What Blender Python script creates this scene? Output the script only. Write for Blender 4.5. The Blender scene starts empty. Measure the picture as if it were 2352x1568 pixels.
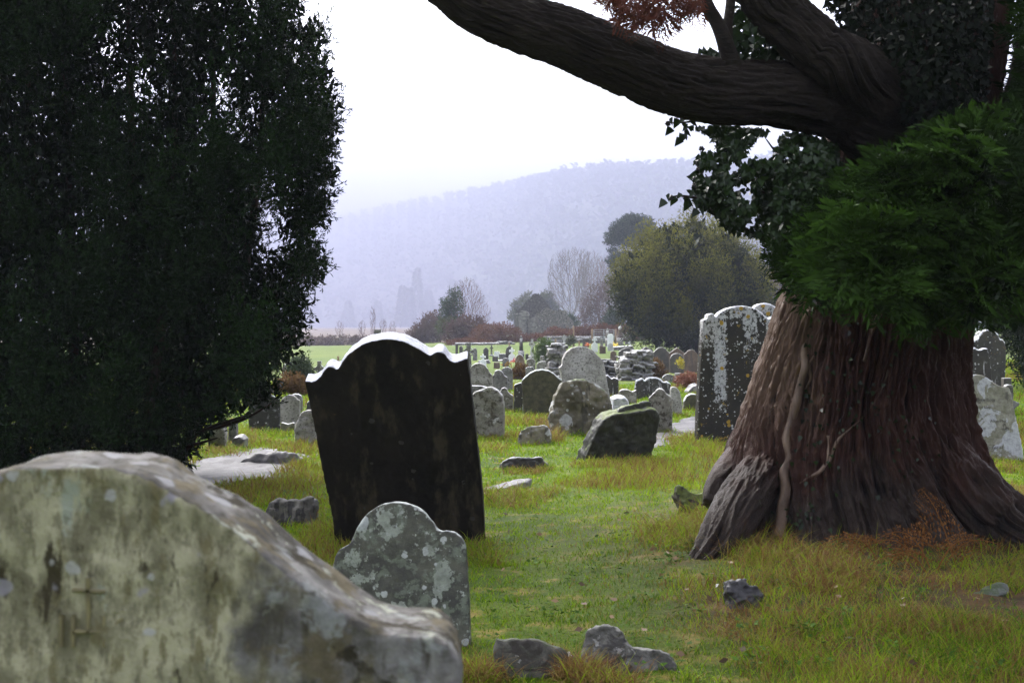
SKY_STRENGTH = 0.10
SUN_STRENGTH = 0.6
EXPOSURE = 3.2
HAZE_DENSITY = 0.0007
HAZE_COL = (0.435, 0.455, 0.605)
HAZE_TOP = 612.0
UPPER = True
import bpy, bmesh, math, random
import numpy as np
from mathutils import Vector

random.seed(7)
RNG = np.random.default_rng(7)
scene = bpy.context.scene
COL = scene.collection
W_, H_ = 2352.0, 1568.0          # units in which outlines were measured on the photograph
F = 2940.0
HORIZ = 750.0
CAMZ = 1.6
PITCH = -math.atan((H_ / 2 - HORIZ) / F)

# ------------------------------------------------------------------ numpy noise
def _h(ix, iy, iz, seed):
    n = (ix.astype(np.int64) * 374761393 + iy.astype(np.int64) * 668265263 + iz.astype(np.int64) * 1442695041 + seed * 974711) & 0xFFFFFFFF
    n = ((n ^ (n >> 13)) * 1274126177) & 0xFFFFFFFF
    n = ((n ^ (n >> 16)) * 2246822519) & 0xFFFFFFFF
    n = n ^ (n >> 15)
    return (n & 0xFFFFFF).astype(np.float64) / float(0xFFFFFF)

def vnoise(x, y, z=None, seed=0):
    x = np.asarray(x, float); y = np.asarray(y, float)
    z = np.zeros_like(x) if z is None else np.asarray(z, float) + np.zeros_like(x)
    ix, iy, iz = np.floor(x), np.floor(y), np.floor(z)
    fx, fy, fz = x - ix, y - iy, z - iz
    fx = fx * fx * (3 - 2 * fx); fy = fy * fy * (3 - 2 * fy); fz = fz * fz * (3 - 2 * fz)
    r = 0
    for a in (0, 1):
        for b in (0, 1):
            for c in (0, 1):
                w = (fx if a else 1 - fx) * (fy if b else 1 - fy) * (fz if c else 1 - fz)
                r = r + w * _h(ix + a, iy + b, iz + c, seed)
    return r

def fbm(x, y, z=None, seed=0, octv=4):
    a, s, t = 0.5, 0.0, 0.0
    for o in range(octv):
        k = 2.03 ** o
        s = s + a * vnoise(np.asarray(x) * k, np.asarray(y) * k, None if z is None else np.asarray(z) * k, seed + o * 17)
        t += a; a *= 0.5
    return s / t

def sstep(a, b, x):
    t = np.clip((x - a) / (b - a), 0, 1)
    return t * t * (3 - 2 * t)

# ------------------------------------------------------------------ camera geometry
CP, SP = math.cos(PITCH), math.sin(PITCH)
def rays(px, py):
    """unit-depth directions (y = 1) for photo points"""
    px = np.asarray(px, float); py = np.asarray(py, float)
    a = (px - W_ / 2) / F; b = (H_ / 2 - py) / F
    dy = CP - b * SP
    dz = SP + b * CP
    return np.stack([a / dy, np.ones_like(a), dz / dy], -1)

def pt(px, py, depth):
    r = rays(px, py) * np.asarray(depth, float)[..., None]
    r[..., 2] += CAMZ
    return r

def project(P):
    P = np.asarray(P, float)
    x = P[..., 0]; y = P[..., 1]; z = P[..., 2] - CAMZ
    d = y * CP + z * SP
    v = -y * SP + z * CP
    return W_ / 2 + F * x / d, H_ / 2 - F * v / d

# ------------------------------------------------------------------ terrain
CTRL = np.array([
 (1176,1568,5.7),(300,1568,5.7),(2200,1568,5.6),(1176,1400,7.2),(1176,1290,8.7),(700,1300,8.6),(1176,1180,10.9),(1400,1180,10.9),
 (1176,1060,15.3),(1420,1065,15.0),(1176,1000,19),(1420,1000,18.8),(1600,1003,17),(1560,960,22),(250,1085,14),(600,1100,13.4),
 (600,1040,16.2),(600,990,20),(690,1005,19),(1200,950,24),(1500,940,25),(1500,900,33),(1130,905,35),(1350,950,24),(1200,870,48),
 (1300,865,46),(1450,865,46),(1550,855,62),(1250,850,58),(1150,845,64),(1120,830,78),(1180,828,80),(1300,793,115),(1400,808,97),
 (1430,790,112),(1590,800,85),(700,900,30),(700,860,52),(700,830,90),(700,800,170),(860,800,190),(860,775,320),(1000,790,150),
 (1100,800,120),(1250,766,170),(1400,775,140),(800,768,500),(1176,758,600),(2300,1060,15.2),(2330,950,20),(2340,850,30),
 (2200,1295,8.6),(1850,1218,8.7),(2050,1245,8.5),(1700,1252,8.6),(1590,1305,8.3),(2340,1300,8.4),(2000,1175,9.7),(2000,1150,10.5),
 (1750,1400,7.0),(2200,1420,6.8),(350,1200,10.5),(1000,900,35),(500,900,30),(1800,900,26),(2000,900,26)], float)
_cp = pt(CTRL[:, 0], CTRL[:, 1], CTRL[:, 2])
CTU = _cp[:, 0] / (_cp[:, 1] + 1); CTV = np.log(_cp[:, 1] + 1); CTZ = _cp[:, 2]
_zd = np.log(np.array([0, 5.7, 15, 24, 35, 60, 80, 100, 120, 170, 300, 600, 4000.0]) + 1)
_zz = np.array([0, 0, 0, 0, -.25, -.45, -.5, -.3, 0, .3, 0, 0, 0.0])

def ground(X, Y, rough=True):
    X = np.asarray(X, float); Y = np.asarray(Y, float)
    sh = np.broadcast(X, Y).shape
    X = np.broadcast_to(X, sh).ravel(); Y = np.broadcast_to(Y, sh).ravel()
    out = np.empty(X.size)
    for i in range(0, X.size, 60000):
        x = X[i:i + 60000]; y = Y[i:i + 60000]
        yy = np.maximum(y, 1.5)
        u = x / (yy + 1); v = np.log(yy + 1)
        d2 = ((u[:, None] - CTU) / 0.085) ** 2 + ((v[:, None] - CTV) / 0.125) ** 2
        w = np.exp(-0.5 * d2)
        z0 = np.interp(v, _zd, _zz)
        z = ((w * CTZ).sum(1) + 0.004 * z0) / (w.sum(1) + 0.004)
        if rough:
            fade = np.clip(yy / 30, 0.25, 1) * np.clip(300 / yy, 0, 1)
            z = z + (fbm(x * .9, y * .9, seed=3, octv=3) - .5) * 0.10 * fade + (fbm(x * 4.5, y * 4.5, seed=5, octv=2) - .5) * 0.045
        out[i:i + 60000] = z
    return out.reshape(sh)

_YS = np.geomspace(2.6, 420, 420)
def groundhit(px, py, rough=False):
    """where the line of sight through a photo point first meets the terrain"""
    px = np.atleast_1d(np.asarray(px, float)); py = np.atleast_1d(np.asarray(py, float))
    r = rays(px, py)
    res = np.empty((px.size, 3))
    for i in range(px.size):
        X = r[i, 0] * _YS; Z = CAMZ + r[i, 2] * _YS
        G = ground(X, _YS, rough)
        k = np.nonzero(Z <= G)[0]
        if len(k) == 0: k = len(_YS) - 1
        else: k = k[0]
        if k > 0 and Z[k] <= G[k]:
            a = Z[k - 1] - G[k - 1]; b = Z[k] - G[k]
            t = a / (a - b + 1e-9); y = _YS[k - 1] + t * (_YS[k] - _YS[k - 1])
        else: y = _YS[k]
        res[i] = (r[i, 0] * y, y, float(ground(r[i, 0] * y, y, rough)))
    return res

# ------------------------------------------------------------------ object helpers
def tag(o, label=None, cat=None, group=None, kind=None):
    if label: o['label'] = label
    if cat: o['category'] = cat
    if group: o['group'] = group
    if kind: o['kind'] = kind
    elif cat: o['kind'] = 'thing'
    return o

def empty(name, loc, label=None, cat=None, group=None):
    o = bpy.data.objects.new(name, None); COL.objects.link(o)
    o.location = loc; o.empty_display_size = 0.2
    return tag(o, label, cat, group)

def mesh(name, V, faces, mat, parent=None, base=None, attrs=None, smooth=False):
    """V (n,3) world; faces: list of index arrays (m,k)"""
    V = np.asarray(V, np.float64)
    if parent is not None: base = np.array(parent_loc(parent))
    elif base is None: base = np.array([(V[:, 0].min() + V[:, 0].max()) / 2, (V[:, 1].min() + V[:, 1].max()) / 2, V[:, 2].min()])
    base = np.asarray(base, float)
    me = bpy.data.meshes.new(name)
    if not isinstance(faces, (list, tuple)): faces = [faces]
    faces = [np.asarray(f, np.int32) for f in faces if len(f)]
    me.vertices.add(len(V)); me.vertices.foreach_set('co', (V - base).astype(np.float32).ravel())
    loops = np.concatenate([f.ravel() for f in faces]); me.loops.add(len(loops)); me.loops.foreach_set('vertex_index', loops)
    cnt = np.concatenate([np.full(len(f), f.shape[1], np.int32) for f in faces])
    st = np.concatenate([[0], np.cumsum(cnt)[:-1]]).astype(np.int32)
    me.polygons.add(len(cnt)); me.polygons.foreach_set('loop_start', st)
    if smooth: me.polygons.foreach_set('use_smooth', np.ones(len(cnt), bool))
    if attrs:
        for k, a in attrs.items():
            at = me.attributes.new(k, 'FLOAT', 'POINT'); at.data.foreach_set('value', np.asarray(a, np.float32))
    me.update(calc_edges=True)
    if isinstance(mat, (list, tuple)):
        for m in mat: me.materials.append(m)
    else: me.materials.append(mat)
    o = bpy.data.objects.new(name, me); COL.objects.link(o)
    if parent is not None: o.parent = parent
    else: o.location = base
    return o

def parent_loc(p):
    l = np.array(p.location)
    while p.parent is not None:
        p = p.parent; l = l + np.array(p.location)
    return l

def bm_obj(name, bm, mat, base, parent=None, smooth=False):
    """bm holds world coordinates"""
    me = bpy.data.meshes.new(name)
    b = Vector(parent_loc(parent)) if parent is not None else Vector(base)
    for v in bm.verts: v.co -= b
    bmesh.ops.recalc_face_normals(bm, faces=bm.faces)
    bm.to_mesh(me); bm.free()
    if smooth: me.polygons.foreach_set('use_smooth', np.ones(len(me.polygons), bool))
    me.materials.append(mat)
    o = bpy.data.objects.new(name, me); COL.objects.link(o)
    if parent is not None: o.parent = parent
    else: o.location = b
    return o

def grid_faces(nu, nv, wrap=False):
    """vertices laid out [i*nv + j], i in nu rows, j in nv columns"""
    i = np.arange(nu - 1)[:, None]; j = np.arange(nv if wrap else nv - 1)[None, :]
    j2 = (j + 1) % nv
    return np.stack([i * nv + j, i * nv + j2, (i + 1) * nv + j2, (i + 1) * nv + j], -1).reshape(-1, 4)

def in_poly(x, y, poly):
    poly = np.asarray(poly, float); x = np.asarray(x); y = np.asarray(y)
    c = np.zeros(x.shape, bool); n = len(poly)
    for i in range(n):
        x1, y1 = poly[i]; x2, y2 = poly[(i + 1) % n]
        if y1 == y2: continue
        t = ((y1 > y) != (y2 > y)) & (x < (x2 - x1) * (y - y1) / (y2 - y1) + x1)
        c ^= t
    return c

def edge_dist(x, y, poly):
    poly = np.asarray(poly, float); d = np.full(np.shape(x), 1e9)
    n = len(poly)
    for i in range(n):
        a = poly[i]; b = poly[(i + 1) % n]; ab = b - a; L = (ab ** 2).sum() + 1e-9
        t = np.clip(((x - a[0]) * ab[0] + (y - a[1]) * ab[1]) / L, 0, 1)
        d = np.minimum(d, np.hypot(x - a[0] - t * ab[0], y - a[1] - t * ab[1]))
    return d

def unit(v): return v / (np.linalg.norm(v, axis=-1, keepdims=True) + 1e-9)

def kites(C, D, L, Wd, tint=None, rng=RNG, side=None):
    """one leaf-shaped quad per entry"""
    n = len(C); D = unit(D)
    if side is None: side = rng.normal(size=(n, 3))
    S = unit(np.cross(D, side))
    L = np.broadcast_to(L, n)[:, None]; Wd = np.broadcast_to(Wd, n)[:, None]
    nn = np.cross(D, S)
    V = np.stack([C, C + D * L * .45 + S * Wd * .5 + nn * L * .04, C + D * L, C + D * L * .45 - S * Wd * .5 + nn * L * .04], 1).reshape(-1, 3)
    Fc = np.arange(n * 4, dtype=np.int32).reshape(-1, 4)
    t = np.repeat(np.broadcast_to(0.5 if tint is None else tint, n), 4)
    return V, Fc, t

def tube(P, R, ring=10, sub=6, amp=0.0, freq=6.0, seed=0, caps=True, ridge=False, along=.22):
    """bent tapering tube through P with radii R"""
    P = np.asarray(P, float); R = np.asarray(R, float); n = len(P)
    t = np.linspace(0, n - 1, (n - 1) * sub + 1)
    i = np.clip(np.floor(t).astype(int), 0, n - 2); f = (t - i)[:, None]
    p0 = P[np.clip(i - 1, 0, n - 1)]; p1 = P[i]; p2 = P[i + 1]; p3 = P[np.clip(i + 2, 0, n - 1)]
    Q = .5 * (2 * p1 + (p2 - p0) * f + (2 * p0 - 5 * p1 + 4 * p2 - p3) * f ** 2 + (3 * p1 - p0 - 3 * p2 + p3) * f ** 3)
    r = np.interp(t, np.arange(n), R)
    T = unit(np.gradient(Q, axis=0))
    ref = np.array([0, 1, 0.]) if abs(T[0, 1]) < .8 else np.array([1, 0, 0.])
    A = unit(np.cross(T, ref)); B = np.cross(T, A)
    th = np.linspace(0, 2 * np.pi, ring, endpoint=False)
    V = Q[:, None] + r[:, None, None] * (np.cos(th)[None, :, None] * A[:, None] + np.sin(th)[None, :, None] * B[:, None])
    d = np.zeros(V.shape[:2])
    if amp:
        arc = np.concatenate([[0], np.cumsum(np.linalg.norm(np.diff(Q, axis=0), axis=1))])
        cx = np.cos(th)[None, :] * r.mean() * freq + 0 * arc[:, None]; cy = np.sin(th)[None, :] * r.mean() * freq + 0 * arc[:, None]
        nz = fbm(cx, cy, arc[:, None] * freq * along + 0 * cx, seed=seed, octv=4)
        if ridge: nz = 1 - np.abs(2 * nz - 1)
        d = nz
        V = V + ((nz - .5) * amp)[..., None] * unit(V - Q[:, None])
    Vf = V.reshape(-1, 3); faces = [grid_faces(len(Q), ring, True)]
    if caps:
        c0 = len(Vf); Vf = np.vstack([Vf, Q[:1], Q[-1:]])
        k = np.arange(ring); k2 = (k + 1) % ring; o = (len(Q) - 1) * ring
        faces.append(np.stack([np.full(ring, c0), k2, k], -1)); faces.append(np.stack([np.full(ring, c0 + 1), o + k, o + k2], -1))
        d = np.concatenate([d.ravel(), [.5, .5]])
    return Vf, faces, d.ravel()

class Bag:
    """collects pieces of one mesh"""
    def __init__(s): s.V = []; s.F = {}; s.n = 0; s.A = []
    def add(s, V, faces, a=None):
        V = np.asarray(V, float)
        for f in (faces if isinstance(faces, list) else [faces]):
            f = np.asarray(f)
            if len(f): s.F.setdefault(f.shape[1], []).append(f + s.n)
        s.V.append(V); s.n += len(V)
        s.A.append(np.broadcast_to(np.asarray(.5 if a is None else a, float), (len(V),)))
    def build(s, name, mat, parent=None, base=None, smooth=False):
        return mesh(name, np.vstack(s.V), [np.vstack(v) for v in s.F.values()], mat, parent, base, {'tint': np.concatenate(s.A)}, smooth)

BOXF = np.array([(0,3,2,1),(4,5,6,7),(0,1,5,4),(1,2,6,5),(2,3,7,6),(3,0,4,7)])
def box(c, s, rz=0, jit=0):
    c = np.asarray(c, float); s = np.asarray(s, float) / 2
    V = np.array([(-1,-1,-1),(1,-1,-1),(1,1,-1),(-1,1,-1),(-1,-1,1),(1,-1,1),(1,1,1),(-1,1,1)], float) * s
    if jit: V = V + RNG.uniform(-jit, jit, V.shape) * s
    ca, sa = math.cos(rz), math.sin(rz)
    V = np.stack([V[:, 0] * ca - V[:, 1] * sa, V[:, 0] * sa + V[:, 1] * ca, V[:, 2]], -1)
    return V + c, BOXF

# ------------------------------------------------------------------ materials
def nd(nt, t, props=None, **ins):
    n = nt.nodes.new(t)
    for k, v in (props or {}).items(): setattr(n, k, v)
    for k, v in ins.items():
        s = n.inputs[int(k[1:])] if k[0] == 'i' and k[1:].isdigit() else n.inputs[k.replace('_', ' ')]
        if isinstance(v, bpy.types.NodeSocket): nt.links.new(v, s)
        else: s.default_value = v
    return n
def c4(c): return (c[0], c[1], c[2], 1.0)
def mix(nt, f, a, b):
    n = nt.nodes.new('ShaderNodeMix'); n.data_type = 'RGBA'
    for i, v in ((0, f), (6, a), (7, b)):
        if isinstance(v, bpy.types.NodeSocket): nt.links.new(v, n.inputs[i])
        else: n.inputs[i].default_value = c4(v) if i else v
    return n.outputs[2]
def mth(nt, op, a, b=0.0, clamp=False): return nd(nt, 'ShaderNodeMath', {'operation': op, 'use_clamp': clamp}, i0=a, i1=b).outputs[0]
def rng_(nt, v, a, b, lo=0.0, hi=1.0):
    n = nd(nt, 'ShaderNodeMapRange', {'interpolation_type': 'SMOOTHSTEP'}, Value=v, From_Min=a, From_Max=b, To_Min=lo, To_Max=hi); return n.outputs[0]
def noise(nt, vec, scale, detail=4, rough=.55, dist=0.0): return nd(nt, 'ShaderNodeTexNoise', None, Vector=vec, Scale=scale, Detail=detail, Roughness=rough, Distortion=dist).outputs[0]
def new_mat(name):
    m = bpy.data.materials.new(name); m.use_nodes = True; nt = m.node_tree; nt.nodes.clear()
    out = nt.nodes.new('ShaderNodeOutputMaterial'); return m, nt, out
def principled(nt, out, col, rough, normal=None, spec=.5, **kw):
    p = nd(nt, 'ShaderNodeBsdfPrincipled', None, Roughness=rough)
    p.inputs['Specular IOR Level'].default_value = spec
    if isinstance(col, bpy.types.NodeSocket): nt.links.new(col, p.inputs['Base Color'])
    else: p.inputs['Base Color'].default_value = c4(col)
    if normal is not None: nt.links.new(normal, p.inputs['Normal'])
    if out is not None: nt.links.new(p.outputs[0], out.inputs[0])
    return p

def stone_mat(name, c1, c2, scale=3.0, streak=None, patches=(), spots=(), top=None, moss=None, bands=(), rough=.55, bump=.35, fine=28.0, spec=.5, shift=True, lines=None):
    m, nt, out = new_mat(name)
    tc = nd(nt, 'ShaderNodeTexCoord').outputs['Object']
    if shift:
        r = nd(nt, 'ShaderNodeObjectInfo').outputs['Random']
        vec = nd(nt, 'ShaderNodeVectorMath', {'operation': 'ADD'}, i0=tc, i1=nd(nt, 'ShaderNodeCombineXYZ', None, X=mth(nt, 'MULTIPLY', r, 37.0), Y=mth(nt, 'MULTIPLY', r, 11.0), Z=0.0).outputs[0]).outputs[0]
    else: vec = tc
    base = noise(nt, vec, scale, 8, .62)
    col = mix(nt, rng_(nt, base, .36, .64), c1, c2)
    g = noise(nt, vec, fine, 5, .7)
    if streak:
        sc, s, lo, hi = streak
        mp = nd(nt, 'ShaderNodeMapping', None, Vector=vec, Scale=(s, s, s * .12)).outputs[0]
        col = mix(nt, rng_(nt, noise(nt, mp, 1.0, 5, .6), lo, hi), col, sc)
    if lines:
        lc, s, lo, hi = lines
        mp = nd(nt, 'ShaderNodeMapping', None, Vector=vec, Scale=(s * .15, s * .15, s)).outputs[0]
        col = mix(nt, rng_(nt, noise(nt, mp, 1.0, 3, .5), lo, hi), col, lc)
    sep = nd(nt, 'ShaderNodeSeparateXYZ', None, Vector=tc)
    for bx, hw, bc, z0, z1 in bands:     # pale weathered stripes down the face
        d = mth(nt, 'ABSOLUTE', mth(nt, 'SUBTRACT', sep.outputs[0], bx))
        f = mth(nt, 'MULTIPLY', rng_(nt, d, hw, hw * .45), rng_(nt, sep.outputs[2], z0, z1))
        f = rng_(nt, mth(nt, 'ADD', f, mth(nt, 'MULTIPLY', mth(nt, 'SUBTRACT', noise(nt, vec, 18, 8, .8), .5), 4.6)), .74, .86)
        col = mix(nt, f, col, bc)
    for pc, s, lo, hi, ds in patches:
        col = mix(nt, rng_(nt, noise(nt, nd(nt, 'ShaderNodeVectorMath', {'operation': 'ADD'}, i0=vec, i1=(s * 1.7, s * .3, s * 2.9)).outputs[0], s, 7, .66, ds), lo, hi), col, pc)
    for pc, s, rad, dens in spots:
        wv = nd(nt, 'ShaderNodeVectorMath', {'operation': 'ADD'}, i0=vec, i1=nd(nt, 'ShaderNodeVectorMath', {'operation': 'SCALE'}, i0=nd(nt, 'ShaderNodeTexNoise', None, Vector=vec, Scale=s * 2.2, Detail=3.0).outputs['Color'], Scale=.35 / s).outputs[0]).outputs[0]
        vo = nd(nt, 'ShaderNodeTexVoronoi', None, Vector=wv, Scale=s)
        hsv = nd(nt, 'ShaderNodeSeparateXYZ', None, Vector=vo.outputs['Color'])
        rr = mth(nt, 'MULTIPLY', hsv.outputs[1], rad)
        f = rng_(nt, mth(nt, 'SUBTRACT', vo.outputs['Distance'], rr), .05, -.03)
        f = mth(nt, 'MULTIPLY', f, mth(nt, 'LESS_THAN', hsv.outputs[0], dens))
        col = mix(nt, f, col, pc)
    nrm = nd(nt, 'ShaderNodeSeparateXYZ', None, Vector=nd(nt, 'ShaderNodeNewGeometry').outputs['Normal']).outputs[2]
    if top:  # tint on up-facing faces: lichen plus sky reflection put into the colour
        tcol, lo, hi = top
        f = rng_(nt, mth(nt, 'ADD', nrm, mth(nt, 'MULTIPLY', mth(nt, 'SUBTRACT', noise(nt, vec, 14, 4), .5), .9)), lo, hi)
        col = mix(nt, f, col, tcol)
    if moss:
        mc, lo, hi = moss
        f = rng_(nt, mth(nt, 'ADD', mth(nt, 'MULTIPLY', nrm, .35), noise(nt, vec, 5.5, 5, .6)), lo, hi)
        col = mix(nt, f, col, mc)
    col = mix(nt, rng_(nt, g, .38, .66, 0.0, .62), col, mix(nt, .55, col, (.02, .018, .014)))
    h = mth(nt, 'ADD', mth(nt, 'MULTIPLY', base, .6), mth(nt, 'MULTIPLY', g, .4))
    b = nd(nt, 'ShaderNodeBump', None, Strength=bump, Distance=.03, Height=h)
    rg = mth(nt, 'ADD', rough - .18, mth(nt, 'MULTIPLY', g, .36), True)
    principled(nt, out, col, rg, b.outputs[0], spec)
    return m

def leaf_mat(name, ca, cb, rough=.5, trans=.25, spec=.4, cc=None):
    m, nt, out = new_mat(name)
    t = nd(nt, 'ShaderNodeAttribute', {'attribute_name': 'tint'}).outputs['Fac']
    col = mix(nt, t, ca, cb)
    if cc is not None: col = mix(nt, rng_(nt, t, .88, .97), col, cc)
    p = principled(nt, None, col, rough, None, spec)
    tr = nd(nt, 'ShaderNodeBsdfTranslucent'); nt.links.new(col, tr.inputs[0])
    ms = nd(nt, 'ShaderNodeMixShader', None, i0=trans); nt.links.new(p.outputs[0], ms.inputs[1]); nt.links.new(tr.outputs[0], ms.inputs[2])
    nt.links.new(ms.outputs[0], out.inputs[0])
    return m

def bark_mat(name, ca, cb, cl=None, stretch=(14, 14, 1.6), rough=.55, bump=.6, lich=(.58, .70), spec=.5):
    m, nt, out = new_mat(name)
    tc = nd(nt, 'ShaderNodeTexCoord').outputs['Object']
    t = nd(nt, 'ShaderNodeAttribute', {'attribute_name': 'tint'}).outputs['Fac']
    mp = nd(nt, 'ShaderNodeMapping', None, Vector=tc, Scale=stretch).outputs[0]
    n = noise(nt, mp, 1.0, 8, .68, .4)
    k = mth(nt, 'ADD', mth(nt, 'MULTIPLY', n, .6), mth(nt, 'MULTIPLY', t, .55))
    col = mix(nt, rng_(nt, k, .40, .80), ca, cb)
    if cl is not None: col = mix(nt, rng_(nt, noise(nt, tc, 2.3, 7, .7), *lich), col, cl)
    mp2 = nd(nt, 'ShaderNodeMapping', None, Vector=tc, Scale=tuple(3.1 * s for s in stretch)).outputs[0]
    n2 = noise(nt, mp2, 1.0, 6, .7)
    b = nd(nt, 'ShaderNodeBump', None, Strength=bump, Distance=.04, Height=mth(nt, 'ADD', n, mth(nt, 'MULTIPLY', n2, .4)))
    principled(nt, out, col, mth(nt, 'ADD', rough - .2, mth(nt, 'MULTIPLY', n2, .4)), b.outputs[0], spec)
    return m

def plain_mat(name, c, rough=.6, c2=None, scale=8, bump=.1, spec=.5):
    return stone_mat(name, c, c2 or tuple(x * .75 for x in c), scale=scale, rough=rough, bump=bump, spec=spec)
# =================================================================== camera, light, sky
cam_d = bpy.data.cameras.new('camera'); cam = bpy.data.objects.new('camera', cam_d); COL.objects.link(cam)
cam.location = (0, 0, CAMZ); cam.rotation_euler = (math.pi / 2 + PITCH, 0, 0)
cam_d.sensor_width = 36.0; cam_d.lens = 36.0 * F / W_
cam_d.clip_start = 0.05; cam_d.clip_end = 20000
cam_d.dof.use_dof = True; cam_d.dof.focus_distance = 13.5; cam_d.dof.aperture_fstop = 7.5
scene.camera = cam
SUN = Vector((-0.35, 0.62, 0.78)).normalized()
w = bpy.data.worlds.new('World'); scene.world = w; w.use_nodes = True
wt = w.node_tree; wt.nodes.clear()
sky = wt.nodes.new('ShaderNodeTexSky'); sky.sky_type = 'NISHITA'; sky.sun_disc = False
sky.sun_elevation = math.asin(SUN.z); sky.sun_rotation = math.atan2(SUN.x, SUN.y)
sky.air_density = 1.0; sky.dust_density = 4.0; sky.ozone_density = 1.0
hs = nd(wt, 'ShaderNodeHueSaturation', None, Saturation=0.22, Value=1.0, Color=sky.outputs[0])
bgd = nd(wt, 'ShaderNodeBackground', None, Color=hs.outputs[0], Strength=SKY_STRENGTH)
wt.links.new(bgd.outputs[0], wt.nodes.new('ShaderNodeOutputWorld').inputs[0])
sl = bpy.data.lights.new('sun', 'SUN'); sl.energy = SUN_STRENGTH; sl.angle = math.radians(25); sl.color = (1, .97, .93)
so = bpy.data.objects.new('sun', sl); COL.objects.link(so); so.rotation_euler = SUN.to_track_quat('Z', 'Y').to_euler(); so.location = (-20, 30, 60)
scene.view_settings.view_transform = 'Standard'; scene.view_settings.look = 'None'
scene.view_settings.exposure = EXPOSURE; scene.view_settings.gamma = 1.0
scene.render.engine = 'CYCLES'
cy = scene.cycles
cy.use_denoising = True; cy.max_bounces = 5; cy.diffuse_bounces = 3; cy.glossy_bounces = 2; cy.transmission_bounces = 2; cy.volume_bounces = 1
cy.use_adaptive_sampling = False

# =================================================================== ground
def soilmask(X, Y):
    """bare brown earth and needle litter under the big conifer"""
    d = ((X - 2.9) / 1.9) ** 2 + ((Y - 7.2) / 1.7) ** 2
    e = ((X - 2.7) / 2.3) ** 2 + ((Y - 9.5) / 2.2) ** 2
    s = np.maximum(np.exp(-d * .9), np.exp(-e * 1.2)) * (0.55 + .9 * fbm(np.asarray(X) * 1.3, np.asarray(Y) * 1.3, seed=21))
    zone = np.exp(-(np.maximum(0, 1.3 - np.asarray(X)) / .5) ** 2) * np.exp(-(np.maximum(0, np.asarray(Y) - 8.3) / .5) ** 2) * (np.asarray(X) < 6)
    return np.clip(np.maximum(s, zone * sstep(.50, .66, fbm(np.asarray(X) * 2.1 + 3, np.asarray(Y) * 2.1, seed=22, octv=4)) * .95), 0, 1)

ang = np.unique(np.concatenate([np.radians(np.linspace(-40, 40, 420)), np.radians(np.linspace(40, 320, 60))]))
rad = np.concatenate([[0.05], np.geomspace(0.5, 6000, 380)])
A_, R_ = np.meshgrid(ang[:-1], rad, indexing='xy')
GX = R_ * np.sin(A_); GY = R_ * np.cos(A_); GZ = ground(GX, GY)
gm, nt, out = new_mat('meadow_turf')
tc = nd(nt, 'ShaderNodeTexCoord').outputs['Object']
sx = nd(nt, 'ShaderNodeSeparateXYZ', None, Vector=tc)
n1 = noise(nt, tc, .55, 6, .6); n2 = noise(nt, tc, 3.2, 6, .65); n3 = noise(nt, tc, 22, 4, .7)
col = mix(nt, rng_(nt, n1, .35, .65), (.034, .066, .003), (.075, .115, .006))
col = mix(nt, mth(nt, 'MULTIPLY', rng_(nt, n2, .52, .68), rng_(nt, sx.outputs[1], 90, 60)), col, (.20, .155, .045))
col = mix(nt, rng_(nt, n3, .45, .8, 0, .5), col, (.04, .05, .012))
fieldc = mix(nt, rng_(nt, noise(nt, tc, .05, 5, .6), .35, .65), (.060, .098, .010), (.092, .124, .017))
col = mix(nt, rng_(nt, sx.outputs[1], 40, 70), col, fieldc)
marshe = mth(nt, 'ADD', sx.outputs[1], mth(nt, 'MULTIPLY', noise(nt, tc, .02, 4), 70))
mk = mth(nt, 'MULTIPLY', rng_(nt, marshe, 236, 246), rng_(nt, sx.outputs[0], 4, -10))
col = mix(nt, mk, col, mix(nt, rng_(nt, noise(nt, tc, .03, 4), .4, .6), (.075, .055, .042), (.135, .10, .075)))
col = mix(nt, nd(nt, 'ShaderNodeAttribute', {'attribute_name': 'tint'}).outputs['Fac'], col, mix(nt, rng_(nt, n2, .4, .6), (.035, .020, .012), (.085, .045, .022)))
bp = nd(nt, 'ShaderNodeBump', None, Strength=.6, Distance=.05, Height=mth(nt, 'ADD', n2, n3))
principled(nt, out, col, .75, bp.outputs[0], .08)
g = mesh('ground', np.stack([GX, GY, GZ], -1).reshape(-1, 3), grid_faces(len(rad), len(ang) - 1, True), gm, base=(0, 0, 0), attrs={'tint': soilmask(GX, GY).ravel()}, smooth=True)
g['kind'] = 'structure'

# =================================================================== paths of wet gravel
PATHM = stone_mat('wet_gravel', (.075, .072, .076), (.13, .125, .132), scale=2.2, patches=[((.07, .068, .07), 5, .54, .64, .3)], rough=.6, bump=.5, fine=60, shift=False, spec=.15)
PATHS = []
def make_path(poly):
    poly = np.array(poly, float)
    G = groundhit(poly[:, 0], poly[:, 1])
    PATHS.append(G[:, :2])
    x0, y0 = G[:, :2].min(0) - .3; x1, y1 = G[:, :2].max(0) + .3
    nx, ny = 90, 110
    X, Y = np.meshgrid(np.linspace(x0, x1, nx), np.linspace(y0, y1, ny), indexing='xy')
    e = edge_dist(X, Y, G[:, :2]); ins = in_poly(X, Y, G[:, :2]); sd = np.where(ins, e, -e) + (fbm(X * 2.5, Y * 2.5, seed=8) - .5) * .5
    Z = ground(X, Y) + .004 + .018 * sstep(0, .25, sd) + (fbm(X * 14, Y * 14, seed=9) - .5) * .012
    fc = grid_faces(ny, nx); keep = (sd.ravel()[fc] > 0).all(1); fc = fc[keep]
    used = np.unique(fc); remap = np.full(X.size, -1); remap[used] = np.arange(len(used))
    o = mesh('path', np.stack([X, Y, Z], -1).reshape(-1, 3)[used], remap[fc], PATHM, smooth=True); o['kind'] = 'structure'
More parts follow.
